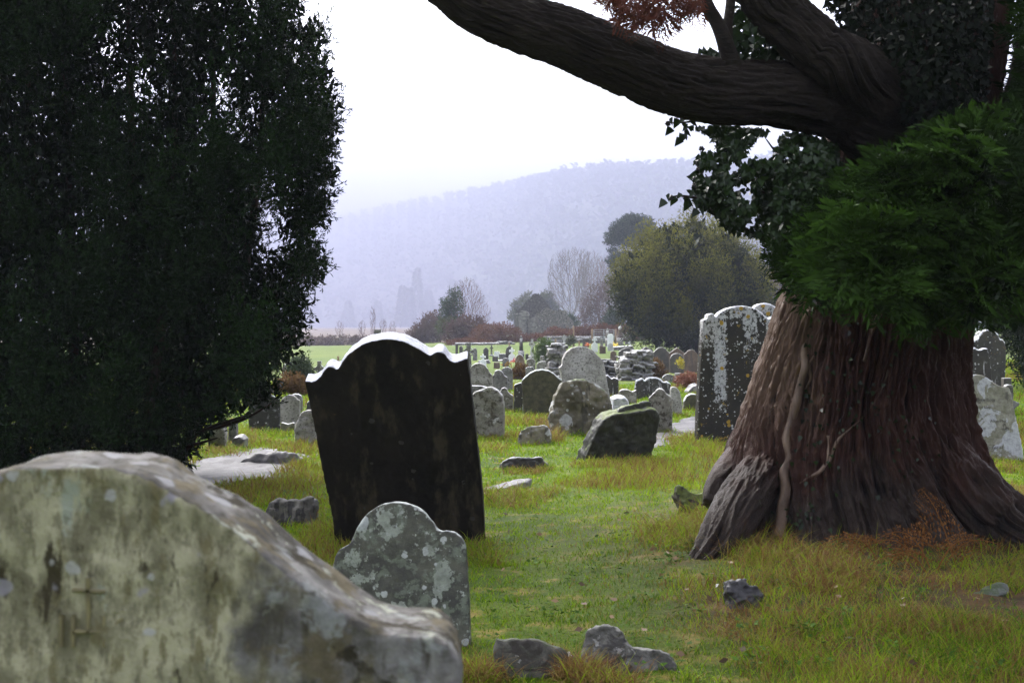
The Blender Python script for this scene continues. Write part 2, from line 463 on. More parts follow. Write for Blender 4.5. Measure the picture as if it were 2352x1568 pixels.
make_path([(380, 1130), (480, 1120), (560, 1108), (640, 1096), (705, 1062), (690, 1042), (610, 1032), (540, 1040), (500, 1045), (440, 1062), (380, 1080)])
make_path([(1480, 1030), (1530, 1024), (1575, 1014), (1625, 996), (1640, 972), (1600, 955), (1560, 960), (1520, 978), (1470, 1000)])
make_path([(1165, 912), (1200, 916), (1280, 916), (1300, 904), (1240, 897), (1180, 899)])

# =================================================================== grass
STONE_FOOT = []      # (x, y, z, halfwidth) of stones: long grass grows at their feet
def inpath(x, y):
    m = np.zeros(np.shape(x), bool)
    for p in PATHS: m |= in_poly(x, y, p) & (edge_dist(x, y, p) > .12)
    return m

def blades(X, Y, L, Wd, lean, az, tint, droop, K=2, zoff=None):
    n = len(X); Z = ground(X, Y) - .01
    if zoff is not None: Z = Z + zoff
    base = np.stack([X, Y, Z], -1)
    hd = np.stack([np.cos(az), np.sin(az), 0 * az], -1)
    fa = RNG.uniform(0, 2 * np.pi, n); sd = np.stack([np.cos(fa), np.sin(fa), 0 * fa], -1)
    rows = []
    for k in range(K + 1):
        t = k / K
        P = base + hd * (L * lean * t * (0.35 + .65 * t))[:, None]
        P[:, 2] += L * (t * np.sqrt(np.clip(1 - (lean * .7) ** 2, .1, 1)) - droop * t * t)
        if k < K:
            wv = (Wd * (1 - .55 * t))[:, None] * .5
            rows += [P - sd * wv, P + sd * wv]
        else: rows.append(P)
    V = np.stack(rows, 1).reshape(-1, 3); m = 2 * K + 1
    b = np.arange(n, dtype=np.int64)[:, None] * m
    quads = np.concatenate([b + np.array([2 * k, 2 * k + 1, 2 * k + 3, 2 * k + 2]) for k in range(K - 1)]) if K > 1 else np.zeros((0, 4), int)
    tris = b + np.array([2 * K - 2, 2 * K - 1, 2 * K])
    return V, [quads, tris], np.repeat(tint, m)

def drymap(X, Y): return fbm(X * .7, Y * .7, seed=31, octv=4)
def make_grass():
    n = 520000
    Y = np.exp(RNG.uniform(math.log(4.4), math.log(40), n)); X = RNG.uniform(-.50, .50, n) * (Y + .6)
    keep = ~inpath(X, Y)
    so = soilmask(X, Y); clump = fbm(X * 3.2, Y * 3.2, seed=41, octv=3)
    keep &= RNG.random(n) > so * .80
    keep &= RNG.random(n) < .5 + 1.1 * clump
    X, Y, so, clump = X[keep], Y[keep], so[keep], clump[keep]; n = len(X)
    d = drymap(X, Y); far = np.clip(Y / 9, .7, 4)
    rough_ = sstep(.50, .66, d)
    rb = np.exp(-(((X - 2.6) / 1.7) ** 2 + ((Y - 6.3) / .9) ** 2))    # longer coarse grass by the conifer
    L = RNG.uniform(.030, .080, n) * (0.7 + 1.1 * rough_) * (0.55 + .9 * clump) * far ** .55 * (1 + 1.0 * rb)
    Wd = RNG.uniform(.0036, .0085, n) * far ** .9
    lean = RNG.uniform(.2, .95, n); az = RNG.uniform(0, 2 * np.pi, n)
    under = np.exp(-(np.maximum(0, 1.0 - X) / .7) ** 2) * np.exp(-(np.maximum(0, Y - 8.6) / .6) ** 2)     # coarse dark turf beneath the conifer
    dry = np.clip(.24 * rough_ + .22 * so + RNG.normal(.27, .14, n) * (1 - under) + RNG.normal(-.06, .24, n) * under + .5 * (d - .5), 0, 1)
    dry = np.where((RNG.random(n) < .26 * under), RNG.uniform(.6, 1, n), dry)
    dry = np.where(RNG.random(n) < .05 + .22 * rough_ + .18 * so, np.clip(dry + .5, 0, 1), dry)
    V, Fc, t = blades(X, Y, L, Wd, lean, az, dry, RNG.uniform(.05, .4, n))
    gm, nt, out = new_mat('grass_blades')
    a = nd(nt, 'ShaderNodeAttribute', {'attribute_name': 'tint'}).outputs['Fac']
    cr = nd(nt, 'ShaderNodeValToRGB', None, Fac=a)
    el = cr.color_ramp.elements
    el[0].position = 0; el[0].color = (.050, .112, .004, 1); el[1].position = 1; el[1].color = (.15, .075, .030, 1)
    for p, c in ((.3, (.215, .345, .006, 1)), (.55, (.195, .235, .020, 1)), (.78, (.235, .160, .055, 1))):
        e = el.new(p); e.color = c
    p = principled(nt, None, cr.outputs[0], .5, None, .06)
    tr = nd(nt, 'ShaderNodeBsdfTranslucent'); nt.links.new(cr.outputs[0], tr.inputs[0])
    ms = nd(nt, 'ShaderNodeMixShader', None, i0=.4); nt.links.new(p.outputs[0], ms.inputs[1]); nt.links.new(tr.outputs[0], ms.inputs[2]); nt.links.new(ms.outputs[0], out.inputs[0])
    o = mesh('grass', V, Fc, gm, attrs={'tint': t}); tag(o, 'short wet green grass over the whole graveyard', 'grass', kind='stuff')
    # ---- long tufts and dead grass
    B = Bag()
    def tuft(cx, cy, n, L, spread, dry, lean=(.3, 1.0), wd=1.0, sy=None):
        X = cx + RNG.normal(0, spread, n); Y = cy + RNG.normal(0, sy or spread, n)
        far = np.clip(cy / 9, .8, 4)
        ll = L * RNG.uniform(.5, 1.15, n); az = RNG.uniform(0, 2 * np.pi, n)
        V, Fc, t = blades(X, Y, ll, RNG.uniform(.0035, .0075, n) * far ** .85 * wd, RNG.uniform(lean[0], lean[1], n), az, np.clip(RNG.normal(dry, .26, n), 0, 1), RNG.uniform(.15, .75, n), K=3)
        B.add(V, Fc, t)
    for (x, y, z, hw) in STONE_FOOT:
        far = max(y, 5) / 9
        for k in range(int(6 + 10 * hw)):
            dx = RNG.uniform(-hw - .12, hw + .12)
            tuft(x + dx, y - .06 + RNG.uniform(-.10, .02), 26 if y < 25 else 14, RNG.uniform(.07, .17) * max(1, far ** .25), .05 * far ** .3, RNG.choice([.2, .45, .7]))
    for px, py, n, L, s, dry in TUFTS:
        p = groundhit(px, py)[0]; tuft(p[0], p[1], n, L, s, dry)
    for k in range(700):     # scattered coarse tufts through the turf
        y = math.exp(RNG.uniform(math.log(5.2), math.log(60))); x = RNG.uniform(-.5, .5) * (y + 1)
        dm = float(drymap(np.array([x]), np.array([y]))[0])
        if dm < .5 or bool(inpath(np.array([x]), np.array([y]))[0]): continue
        tuft(x, y, 24, RNG.uniform(.06, .15) * max(1, y / 14) ** .5, .06 * max(1, y / 12) ** .7, RNG.uniform(.25, .7))
    o = B.build('grass_tufts', gm); tag(o, 'coarse yellow and brown tufts of long grass around stones and roots', 'grass', kind='stuff')

# =================================================================== valley side
def make_hill(name, tab, nr, z0, seed, rough):
    tab = np.array(tab, float)
    xs = np.linspace(tab[0, 0], tab[-1, 0], 240)
    ry = np.interp(xs, tab[:, 0], tab[:, 1]); rd = 4.2 * np.interp(xs, tab[:, 0], tab[:, 2]); bd = 4.2 * np.interp(xs, tab[:, 0], tab[:, 3])
    top = pt(xs, ry, rd); t = np.linspace(0, 1.25, nr)
    V = []
    for k in t:
        d = bd + (rd - bd) * k
        P = pt(xs, np.full_like(xs, HORIZ), d)
        hz = top[:, 2] * np.where(k <= 1, np.sin(np.minimum(k, 1) * np.pi / 2) ** 1.15, 1 - (k - 1) * 1.5)
        P[:, 2] = z0 + (hz - z0) * 1.0 if k > 0 else z0 - 4
        P[:, 2] += (fbm(P[:, 0] * .012, P[:, 1] * .012, seed=seed) - .5) * rough * min(1, 4 * k) * (1 if k < .95 else .3)
        V.append(P)
    return xs, np.array(V)
hm, nt, out = new_mat('wooded_hillside')
tc = nd(nt, 'ShaderNodeTexCoord').outputs['Object']
c = mix(nt, rng_(nt, noise(nt, tc, .02, 6, .65), .4, .6), (.006, .008, .006), (.018, .014, .012))
c = mix(nt, rng_(nt, noise(nt, tc, .004, 4, .5, .5), .62, .66), c, (.03, .04, .018))
principled(nt, out, c, .9, None, .1)
HA = [(-2200, 640, 1500, 700), (-600, 610, 1300, 560), (400, 565, 1550, 600), (760, 532, 1400, 560), (850, 510, 1300, 520), (1000, 482, 1120, 460), (1150, 455, 950, 420), (1250, 434, 800, 380),
      (1330, 422, 740, 350), (1400, 415, 700, 330), (1600, 412, 640, 300), (1800, 406, 600, 290), (2352, 350, 560, 280), (3200, 380, 560, 280), (4400, 500, 560, 280)]
HB = [(-2200, 600, 1700, 1400), (500, 530, 1650, 1400), (780, 498, 1600, 1350), (900, 478, 1500, 1250), (1100, 460, 1400, 1150), (1400, 450, 1300, 1000), (2400, 440, 1050, 850), (4400, 600, 1050, 850)]
xsA, VA = make_hill('hill', HA, 40, 0.0, 61, 9)
o = mesh('hill', VA.reshape(-1, 3), grid_faces(len(VA), len(xsA)), hm, smooth=True); o['kind'] = 'structure'
xsB, VB = make_hill('hill', HB, 20, 0.0, 62, 12)
o = mesh('hill', VB.reshape(-1, 3), grid_faces(len(VB), len(xsB)), hm, smooth=True); o['kind'] = 'structure'
def hillwood():
    n = 24000
    i = RNG.integers(20, len(xsA) - 20, n); k = np.clip((RNG.beta(1.1, .9, n) * 33).astype(int), 1, 32)
    P = VA[k, i] + RNG.uniform(-6, 6, (n, 3)) * [1, 1, 0]
    edge = np.concatenate([VA[32, ::1], VA[32, ::1] + [2.5, 3, 0]]); P = np.vstack([P, edge]); n = len(P)
    h = RNG.uniform(12, 26, n); h[-len(edge):] = RNG.uniform(8, 15, len(edge)) ; con = RNG.random(n) < .55
    m = 9
    f = RNG.uniform(.08, 1, (n, m)); th = RNG.uniform(0, 2 * np.pi, (n, m))
    rr = np.where(con[:, None], (1 - f) * .24 + .02, .36 * np.sqrt(np.clip(1 - (2 * f - 1.15) ** 2, .03, 1))) * h[:, None] * RNG.uniform(.5, 1, (n, m))
    C = P[:, None] + np.stack([rr * np.cos(th), rr * np.sin(th), f * h[:, None] - 1], -1)
    D = np.stack([np.cos(th), np.sin(th), np.where(con[:, None], -.5, .5) + 0 * th], -1)
    V, Fc, t = kites(C.reshape(-1, 3), D.reshape(-1, 3), np.repeat(h * .48, m) * RNG.uniform(.6, 1.3, n * m), np.repeat(h * .36, m), np.repeat(np.where(con, .1, .7) + RNG.uniform(-.1, .3, n), m))
    o = mesh('hillside_wood', V, Fc, leaf_mat('far_wood', (.006, .009, .007), (.018, .015, .012), .8, .1, .1), attrs={'tint': t})
    tag(o, 'misty wood covering the far hillside', 'wood', kind='stuff')
hillwood()
# =================================================================== stones
CLOUD = {}
def cloud(size, depth=3):
    k = (size, depth)
    if k not in CLOUD:
        t = bpy.data.textures.new('stone_relief', 'CLOUDS'); t.noise_scale = size; t.noise_depth = depth; t.noise_basis = 'BLENDER_ORIGINAL'; CLOUD[k] = t
    return CLOUD[k]

def chaikin(P, it=1, keep=()):
    P = [np.array(p, float) for p in P]
    for _ in range(it):
        Q = []
        for i in range(len(P)):
            a, b = P[i], P[(i + 1) % len(P)]
            Q += [a * .75 + b * .25, a * .25 + b * .75]
        P = Q
    return np.array(P)

def stone(name, label, cat, outl, mat, thick=.1, lean=0.0, yaw=0.0, depth=None, bury=.3, voxel=None, disp=(), bevel=.008, group=None, parent=None, foot=True, smooth_it=0, taper=0.0, basepx=None):
    """slab cut to an outline: stands on the terrain, leans toward the camera by `lean` and turns by `yaw` degrees"""
    O = np.array(outl, float)
    ymax = O[:, 1].max(); isb = O[:, 1] > ymax - 0.10 * (ymax - O[:, 1].min()) if bury else np.zeros(len(O), bool)
    bx = O[isb, 0].mean() if isb.any() else O[:, 0].mean()
    if basepx is not None: ymax = basepx
    if depth is None:
        b = groundhit(bx, ymax)[0]; depth = b[1]
    b = pt(bx, ymax, depth)
    a, wv = math.radians(lean), math.radians(yaw)
    n = Vector((0, -math.cos(a), -math.sin(a))); u = Vector((0, -math.sin(a), math.cos(a)))
    from mathutils import Matrix
    Rz = Matrix.Rotation(wv, 3, 'Z'); n = np.array(Rz @ n); u = np.array(Rz @ u); s = np.cross(u, n); s = s / np.linalg.norm(s)
    if smooth_it: O = chaikin(O, smooth_it); isb = O[:, 1] > ymax - 0.10 * (ymax - O[:, 1].min()) if bury else np.zeros(len(O), bool)
    r = rays(O[:, 0], O[:, 1]); cam0 = np.array([0, 0, CAMZ])
    t = ((b - cam0) @ n) / (r @ n)
    P = cam0 + r * t[:, None]
    P[isb] -= u * bury
    c = P.mean(0); k = len(P)
    Bk = c + (P - c) * (1 - taper) - n * thick
    bm = bmesh.new()
    f = [bm.verts.new(p) for p in P]; g = [bm.verts.new(p) for p in Bk]
    bm.faces.new(f); bm.faces.new(g[::-1])
    for i in range(k): bm.faces.new((f[(i + 1) % k], f[i], g[i], g[(i + 1) % k]))
    bmesh.ops.recalc_face_normals(bm, faces=bm.faces)
    if voxel is None and bevel:
        ed = [e for e in bm.edges if len(e.link_faces) == 2 and any(len(q.verts) == k for q in e.link_faces)]
        try: bmesh.ops.bevel(bm, geom=ed, offset=bevel, segments=2, profile=.5, affect='EDGES', clamp_overlap=True)
        except Exception: pass
    else: bmesh.ops.triangulate(bm, faces=[q for q in bm.faces if len(q.verts) > 4])
    base = (b[0], b[1], b[2])
    if voxel is None: bmesh.ops.triangulate(bm, faces=[q for q in bm.faces if len(q.verts) > 4])
    o = bm_obj(name, bm, mat, base, parent)
    if parent is None: tag(o, label, cat, group)
    if voxel:
        md = o.modifiers.new('weathering', 'REMESH'); md.mode = 'VOXEL'; md.voxel_size = voxel; md.use_smooth_shade = True
        for sz, st in disp:
            d = o.modifiers.new('relief', 'DISPLACE'); d.texture = cloud(sz); d.strength = st; d.mid_level = .5; d.texture_coords = 'LOCAL'
    if foot and bury and depth < 60:
        hw = (O[isb, 0].max() - O[isb, 0].min()) / F * depth / 2 if isb.any() else .2
        STONE_FOOT.append((b[0], b[1], b[2], hw))
    o['_n'] = list(map(float, n)); o['_u'] = list(map(float, u)); o['_s'] = list(map(float, s)); o['_b'] = list(map(float, b))
    return o

def arc(cx, cy, rx, ry, a0, a1, n=12):
    t = np.radians(np.linspace(a0, a1, n)); return [(cx + rx * math.cos(q), cy - ry * math.sin(q)) for q in t]
def sh_arch(x0, x1, yt, yb, rise=None):
    r = (x1 - x0) / 2; rise = rise or r
    return [(x0, yb)] + arc((x0 + x1) / 2, yt + rise, r, rise, 180, 0, 14) + [(x1, yb)]
def sh_shoulder(x0, x1, yt, yb, f=.22, sy=None):
    w = x1 - x0; a, b = x0 + w * f, x1 - w * f; r = (b - a) / 2; sy = sy or yt + r * 1.25
    return [(x0, yb), (x0, sy + r * .2), (x0 + w * f * .3, sy)] + [(a, sy - r * .05)] + arc((a + b) / 2, yt + r, r, r, 178, 2, 12) + [(b, sy - r * .05), (x1 - w * f * .3, sy), (x1, sy + r * .2), (x1, yb)]
def sh_gable(x0, x1, yt, yb, ys): return [(x0, yb), (x0, ys), ((x0 + x1) / 2, yt), (x1, ys), (x1, yb)]
def sh_gothic(x0, x1, yt, yb, ys):
    c = (x0 + x1) / 2; q = [(x0 + (c - x0) * (1 - math.cos(t)) , ys + (yt - ys) * math.sin(t) ** .9) for t in np.linspace(0, math.pi / 2, 8)]
    return [(x0, yb)] + q + [(2 * c - x, y) for x, y in q[::-1][1:]] + [(x1, yb)]
def sh_rect(x0, x1, yt, yb): return [(x0, yb), (x0, yt), (x1, yt), (x1, yb)]
def sh_cross_stone(x0, x1, yt, yb, ys):
    """small cross standing on a shouldered slab"""
    c = (x0 + x1) / 2; w = x1 - x0; a = w * .13; h = ys - yt; m = w * .42
    return [(x0, yb), (x0, ys + w * .35), (x0 + w * .05, ys + w * .18), (c - a * 1.6, ys), (c - a, ys - h * .12), (c - a, yt + h * .68), (c - m, yt + h * .68), (c - m, yt + h * .34), (c - a, yt + h * .34), (c - a, yt),
            (c + a, yt), (c + a, yt + h * .34), (c + m, yt + h * .34), (c + m, yt + h * .68), (c + a, yt + h * .68), (c + a, ys - h * .12), (c + a * 1.6, ys), (x1 - w * .05, ys + w * .18), (x1, ys + w * .35), (x1, yb)]

# ------------------------------------------------------------------ stone kinds
WHITE = (.62, .62, .66)
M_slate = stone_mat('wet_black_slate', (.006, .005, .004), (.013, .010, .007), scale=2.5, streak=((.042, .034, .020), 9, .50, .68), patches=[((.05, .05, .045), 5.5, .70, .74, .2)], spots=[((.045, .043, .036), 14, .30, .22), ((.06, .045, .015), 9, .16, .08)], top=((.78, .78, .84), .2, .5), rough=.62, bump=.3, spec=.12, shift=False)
M_yellow = stone_mat('yellow_lichen_stone', (.055, .051, .044), (.165, .158, .152), scale=9, streak=((.05, .046, .034), 30, .52, .66), patches=[((.10, .085, .055), 12, .50, .60, .3), ((.19, .195, .185), 9, .55, .62, .4), ((.030, .026, .017), 8.0, .56, .63, .5), ((.25, .26, .21), 13, .60, .655, .3)], spots=[((.20, .20, .205), 16, .42, .22)], rough=.85, bump=.6, fine=34, spec=.10, shift=False)
M_f2 = stone_mat('grey_lichen_slate', (.028, .028, .020), (.070, .070, .048), scale=6, patches=[((.10, .115, .08), 14, .50, .58, .2), ((.21, .23, .185), 7, .55, .585, .15), ((.27, .29, .25), 20, .60, .64, .1)], spots=[((.30, .32, .30), 9, .46, .40), ((.32, .335, .31), 20, .42, .35)], top=((.40, .42, .40), .5, .9), rough=.7, bump=.5, shift=False)
M_r1 = stone_mat('black_stone_white_lichen', (.014, .012, .008), (.030, .025, .015), scale=3, patches=[((.42, .42, .42), 22, .66, .69, .2), ((.26, .17, .018), 9, .62, .66, .4)], spots=[((.44, .44, .43), 30, .40, .42), ((.44, .44, .43), 15, .34, .25), ((.36, .22, .015), 11, .40, .24)],
                bands=[(-.30, .13, (.46, .46, .47), .0, .7), (.41, .11, (.46, .46, .47), .45, 1.2), (.05, .40, (.44, .44, .45), 1.3, 1.75), (-.44, .2, (.44, .43, .42), .9, 1.5), (.12, .16, (.44, .44, .44), .5, 1.7)], top=((.74, .74, .78), .2, .5), rough=.6, bump=.3, spec=.3, shift=False)
M_grey = stone_mat('pale_speckled_granite', (.24, .225, .205), (.40, .38, .36), scale=3.2, patches=[((.12, .11, .095), 26, .54, .61, .2), ((.20, .20, .155), 2.2, .60, .70, .3)], rough=.7, bump=.35)
M_pale = stone_mat('pale_weathered_stone', (.135, .125, .095), (.30, .285, .25), scale=4, patches=[((.065, .055, .038), 13, .52, .60, .3), ((.43, .42, .40), 6, .62, .66, .4)], top=((.52, .51, .50), .3, .75), rough=.7, bump=.35)
M_rough = stone_mat('brown_rough_stone', (.085, .072, .042), (.20, .175, .115), scale=5, streak=((.055, .048, .030), 12, .5, .64), patches=[((.36, .36, .35), 8, .645, .67, .5)], spots=[((.40, .40, .39), 4.5, .46, .34), ((.38, .38, .37), 13, .4, .3)], moss=((.07, .10, .012), .80, .88), top=((.26, .26, .24), .35, .9), rough=.7, bump=.8, fine=20)
M_mossy = stone_mat('mossy_dark_slab', (.010, .010, .006), (.030, .030, .016), scale=5, patches=[((.055, .060, .032), 7, .58, .70, .3)], moss=((.085, .115, .012), .66, .76), top=((.13, .13, .115), .25, .8), rough=.65, bump=.7, fine=20)
M_olive = stone_mat('olive_dark_stone', (.040, .035, .016), (.085, .076, .040), scale=9, patches=[((.20, .19, .16), 30, .64, .70, .2)], top=((.40, .43, .42), .15, .5), rough=.65, bump=.3)
M_white = stone_mat('white_marble', (.78, .78, .80), (.84, .84, .86), scale=6, rough=.5, bump=.1)
M_darkst = stone_mat('black_streaked_stone', (.018, .016, .012), (.040, .034, .024), scale=4, streak=((.46, .46, .46), 11, .60, .66), patches=[((.19, .12, .020), 9, .62, .69, .4)], spots=[((.45, .45, .44), 22, .36, .22)], top=((.74, .74, .78), .1, .4), rough=.6, bump=.3)
M_row = stone_mat('charcoal_headstone', (.040, .037, .034), (.070, .062, .055), scale=3, streak=((.085, .065, .05), 6, .5, .7), top=((.36, .35, .34), .2, .6), rough=.6, bump=.2)
M_brown = stone_mat('brown_headstone', (.085, .055, .036), (.145, .095, .065), scale=3, streak=((.07, .05, .04), 7, .5, .7), top=((.34, .31, .29), .3, .7), rough=.65, bump=.2)
M_mgrey = stone_mat('mid_grey_stone', (.10, .095, .088), (.20, .19, .18), scale=5, patches=[((.05, .045, .038), 12, .54, .62, .3), ((.36, .35, .33), 9, .60, .64, .3)], top=((.45, .45, .46), .3, .7), rough=.65, bump=.3)
M_boulder = stone_mat('grey_boulder', (.10, .097, .10), (.20, .19, .195), scale=3.5, streak=((.11, .105, .11), 4, .55, .7), spots=[((.62, .62, .63), 3.2, .40, .42)], rough=.6, bump=.7, fine=24)
M_inscr = stone_mat('inscribed_grey_stone', (.19, .18, .125), (.30, .285, .23), scale=5, patches=[((.11, .10, .075), 9, .58, .66, .4), ((.44, .44, .46), 2.6, .50, .53, .9)], rough=.7, bump=.4, shift=False)
M_masonry = stone_mat('rubble_masonry', (.095, .088, .080), (.20, .185, .165), scale=14, patches=[((.30, .29, .28), 7, .58, .64, .5), ((.03, .028, .022), 5, .56, .64, .3)], top=((.30, .30, .30), .35, .8), rough=.7, bump=.6)
M_cut = plain_mat('cut_groove', (.175, .150, .070), .8)
M_kerb = stone_mat('wet_flat_stone', (.13, .125, .125), (.22, .21, .215), scale=5, rough=.5, bump=.5, spec=.2)

GH = 'old headstones in the graveyard'
# ------------------------------------------------------------------ yellow lichened stone close to the camera
back = [(-260, 1330), (-170, 1215), (-90, 1142), (0, 1094), (50, 1072), (98, 1054), (156, 1038), (205, 1034), (254, 1035), (300, 1037), (342, 1042), (375, 1047), (405, 1057), (435, 1072), (464, 1091), (500, 1108), (537, 1128), (575, 1152), (610, 1176), (650, 1210), (684, 1240), (720, 1270), (757, 1298), (795, 1326), (830, 1350), (868, 1370), (903, 1384), (940, 1388), (977, 1389), (1005, 1393), (1028, 1401), (1046, 1416), (1056, 1440), (1063, 1470), (1064, 1900), (-330, 1900)]
sc = 2.10 / 1.90
front = [((x - 1176) * sc + 1176, (y - HORIZ) * sc + HORIZ) for x, y in back]
fs = stone('headstone', 'big blurred headstone with a rounded head, yellow lichen and a scratched cross', 'headstone', front, M_yellow, thick=.20, depth=1.9, bury=.35, voxel=.011, disp=((.22, .035), (.06, .012)), group=GH, foot=False, basepx=1972)
# lichen grows on the sheltered face, grey bare rock on top
nt = M_yellow.node_tree
pr = [q for q in nt.nodes if q.type == 'BSDF_PRINCIPLED'][0]
oldc = pr.inputs['Base Color'].links[0].from_socket
tcn = nd(nt, 'ShaderNodeTexCoord').outputs['Object']
ny = nd(nt, 'ShaderNodeSeparateXYZ', None, Vector=nd(nt, 'ShaderNodeNewGeometry').outputs['Normal']).outputs[1]
px_ = nd(nt, 'ShaderNodeSeparateXYZ', None, Vector=tcn).outputs[0]
def nz(sc, loc=(0, 0, 0), det=6, ro=.65): return noise(nt, nd(nt, 'ShaderNodeMapping', None, Vector=tcn, Scale=sc, Location=loc).outputs[0], 1.0, det, ro)
yel = mix(nt, rng_(nt, nz((14, 14, 8)), .40, .60), (.135, .127, .080), (.31, .295, .195))
yel = mix(nt, rng_(nt, nz((9, 9, 4), (7, 1, 2)), .57, .63), yel, (.25, .27, .215))
yel = mix(nt, mth(nt, 'MULTIPLY', rng_(nt, nz((26, 26, 11), (1, 4, 2), 7, .72), .52, .62), .8), yel, (.115, .100, .050))
yel = mix(nt, mth(nt, 'MULTIPLY', rng_(nt, nz((70, 70, 30), (2, 3, 4), 5, .7), .52, .60), .55), yel, (.075, .068, .042))
yel = mix(nt, rng_(nt, nz((11, 11, 4), (3.3, 0, 1), 7, .7), .585, .645), yel, (.040, .034, .020))
for vs, th_, rad_, cc0 in ((22.0, .30, .40, (.225, .215, .24)), (34.0, .16, .38, (.30, .30, .29))):
    vo = nd(nt, 'ShaderNodeTexVoronoi', None, Vector=nd(nt, 'ShaderNodeVectorMath', {'operation': 'ADD'}, i0=tcn, i1=nd(nt, 'ShaderNodeVectorMath', {'operation': 'SCALE'}, i0=nd(nt, 'ShaderNodeTexNoise', None, Vector=tcn, Scale=24.0, Detail=4.0).outputs['Color'], Scale=.035).outputs[0]).outputs[0], Scale=vs)
    cc_ = nd(nt, 'ShaderNodeSeparateXYZ', None, Vector=vo.outputs['Color'])
    f_ = mth(nt, 'MULTIPLY', rng_(nt, mth(nt, 'SUBTRACT', vo.outputs['Distance'], mth(nt, 'MULTIPLY', cc_.outputs[1], rad_)), .08, -.04), mth(nt, 'LESS_THAN', cc_.outputs[0], th_))
    yel = mix(nt, mth(nt, 'MULTIPLY', f_, .85), yel, cc0)
fac = mth(nt, 'ADD', rng_(nt, ny, -.55, -.85), mth(nt, 'MULTIPLY', mth(nt, 'SUBTRACT', noise(nt, tcn, 5, 5, .6), .5), 1.1))
fac = mth(nt, 'ADD', fac, mth(nt, 'MULTIPLY', rng_(nt, px_, .0, .22), -.50))
newc = mix(nt, rng_(nt, fac, .42, .62), oldc, yel)
nt.links.new(newc, pr.inputs['Base Color'])

def face_strip(host, pts_px, wd, name, mat=M_cut, proud=.0035, label=None):
    """carved stroke following the face of a slab"""
    n = np.array(host['_n']); b = np.array(host['_b']); u = np.array(host['_u']); s = np.array(host['_s'])
    P = np.array(pts_px, float); r = rays(P[:, 0], P[:, 1]); cam0 = np.array([0, 0, CAMZ]); t = ((b - cam0) @ n) / (r @ n); Q = cam0 + r * t[:, None] + n * proud
    T = unit(np.gradient(Q, axis=0)); S = unit(np.cross(T, n)); wv = wd * .5 * (0.8 + .4 * RNG.random(len(Q)))[:, None]
    V = np.concatenate([Q - S * wv, Q + S * wv, Q - S * wv - n * .02, Q + S * wv - n * .02]); k = len(Q); i = np.arange(k - 1)
    fc = np.concatenate([np.stack([i, i + 1, k + i + 1, k + i], -1), np.stack([i, 2 * k + i, 2 * k + i + 1, i + 1], -1), np.stack([k + i, k + i + 1, 3 * k + i + 1, 3 * k + i], -1)])
    return V, fc
Bg = Bag()
for st in ([(203, 1325), (202, 1370), (204, 1410), (203, 1452)], [(166, 1354), (205, 1356), (243, 1358)]): Bg.add(*face_strip(fs, st, .0055, ''))
Bg.build('carved_cross', M_cut, fs)
Bg = Bag()
for st in ([(240, 1412), (240, 1450), (239, 1484)], [(168, 1412), (168, 1450), (168, 1484)], [(168, 1450), (203, 1450), (240, 1450)], [(140, 1412), (140, 1450), (140, 1484)], [(285, 1420), (268, 1428), (272, 1446), (288, 1458), (284, 1478), (264, 1486)]): Bg.add(*face_strip(fs, st, .0045, ''))
Bg.build('carved_letters', M_cut, fs)

# ------------------------------------------------------------------ black slate stone
S1 = [(775, 1256), (763, 1190), (745, 1105), (728, 1020), (713, 940), (700, 874), (709, 876), (717, 877), (728, 873), (739, 862), (748, 847), (754, 842), (761, 841), (767, 844), (772, 848), (778, 847), (785, 833), (803, 811), (829, 792), (845, 785), (862, 781), (881, 778), (900, 778), (918, 781), (935, 786), (961, 800), (983, 814), (991, 816), (996, 811), (1002, 808), (1009, 807), (1015, 808), (1020, 811), (1027, 822), (1036, 830), (1047, 831), (1060, 827), (1073, 822), (1083, 905), (1095, 1010), (1108, 1130), (1119, 1236), (1100, 1256)]
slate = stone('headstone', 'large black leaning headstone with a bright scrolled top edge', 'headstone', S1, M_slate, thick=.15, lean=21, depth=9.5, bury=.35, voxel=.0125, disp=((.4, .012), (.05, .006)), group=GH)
# top edge is painted pale in M_slate: lichen with sky reflection
n = np.array(slate['_n']); b = np.array(slate['_b']); cam0 = np.array([0, 0, CAMZ])

# small lichened stone before it
F2 = [(770, 1500), (764, 1296), (769, 1276), (778, 1262), (793, 1254), (804, 1248), (810, 1234), (818, 1214), (830, 1194), (845, 1177), (862, 1164), (880, 1155), (905, 1151), (930, 1153), (955, 1162), (975, 1176), (992, 1196), (1003, 1212), (1012, 1218), (1028, 1217), (1044, 1220), (1058, 1232), (1067, 1250), (1070, 1280), (1074, 1340), (1079, 1420), (1085, 1500)]
stone('headstone', 'small round-shouldered headstone blotched with pale lichen, before the black one', 'headstone', F2, M_f2, thick=.075, lean=-9, depth=6.35, yaw=-4, bury=.3, voxel=.0105, disp=((.15, .010), (.05, .006)), group=GH)

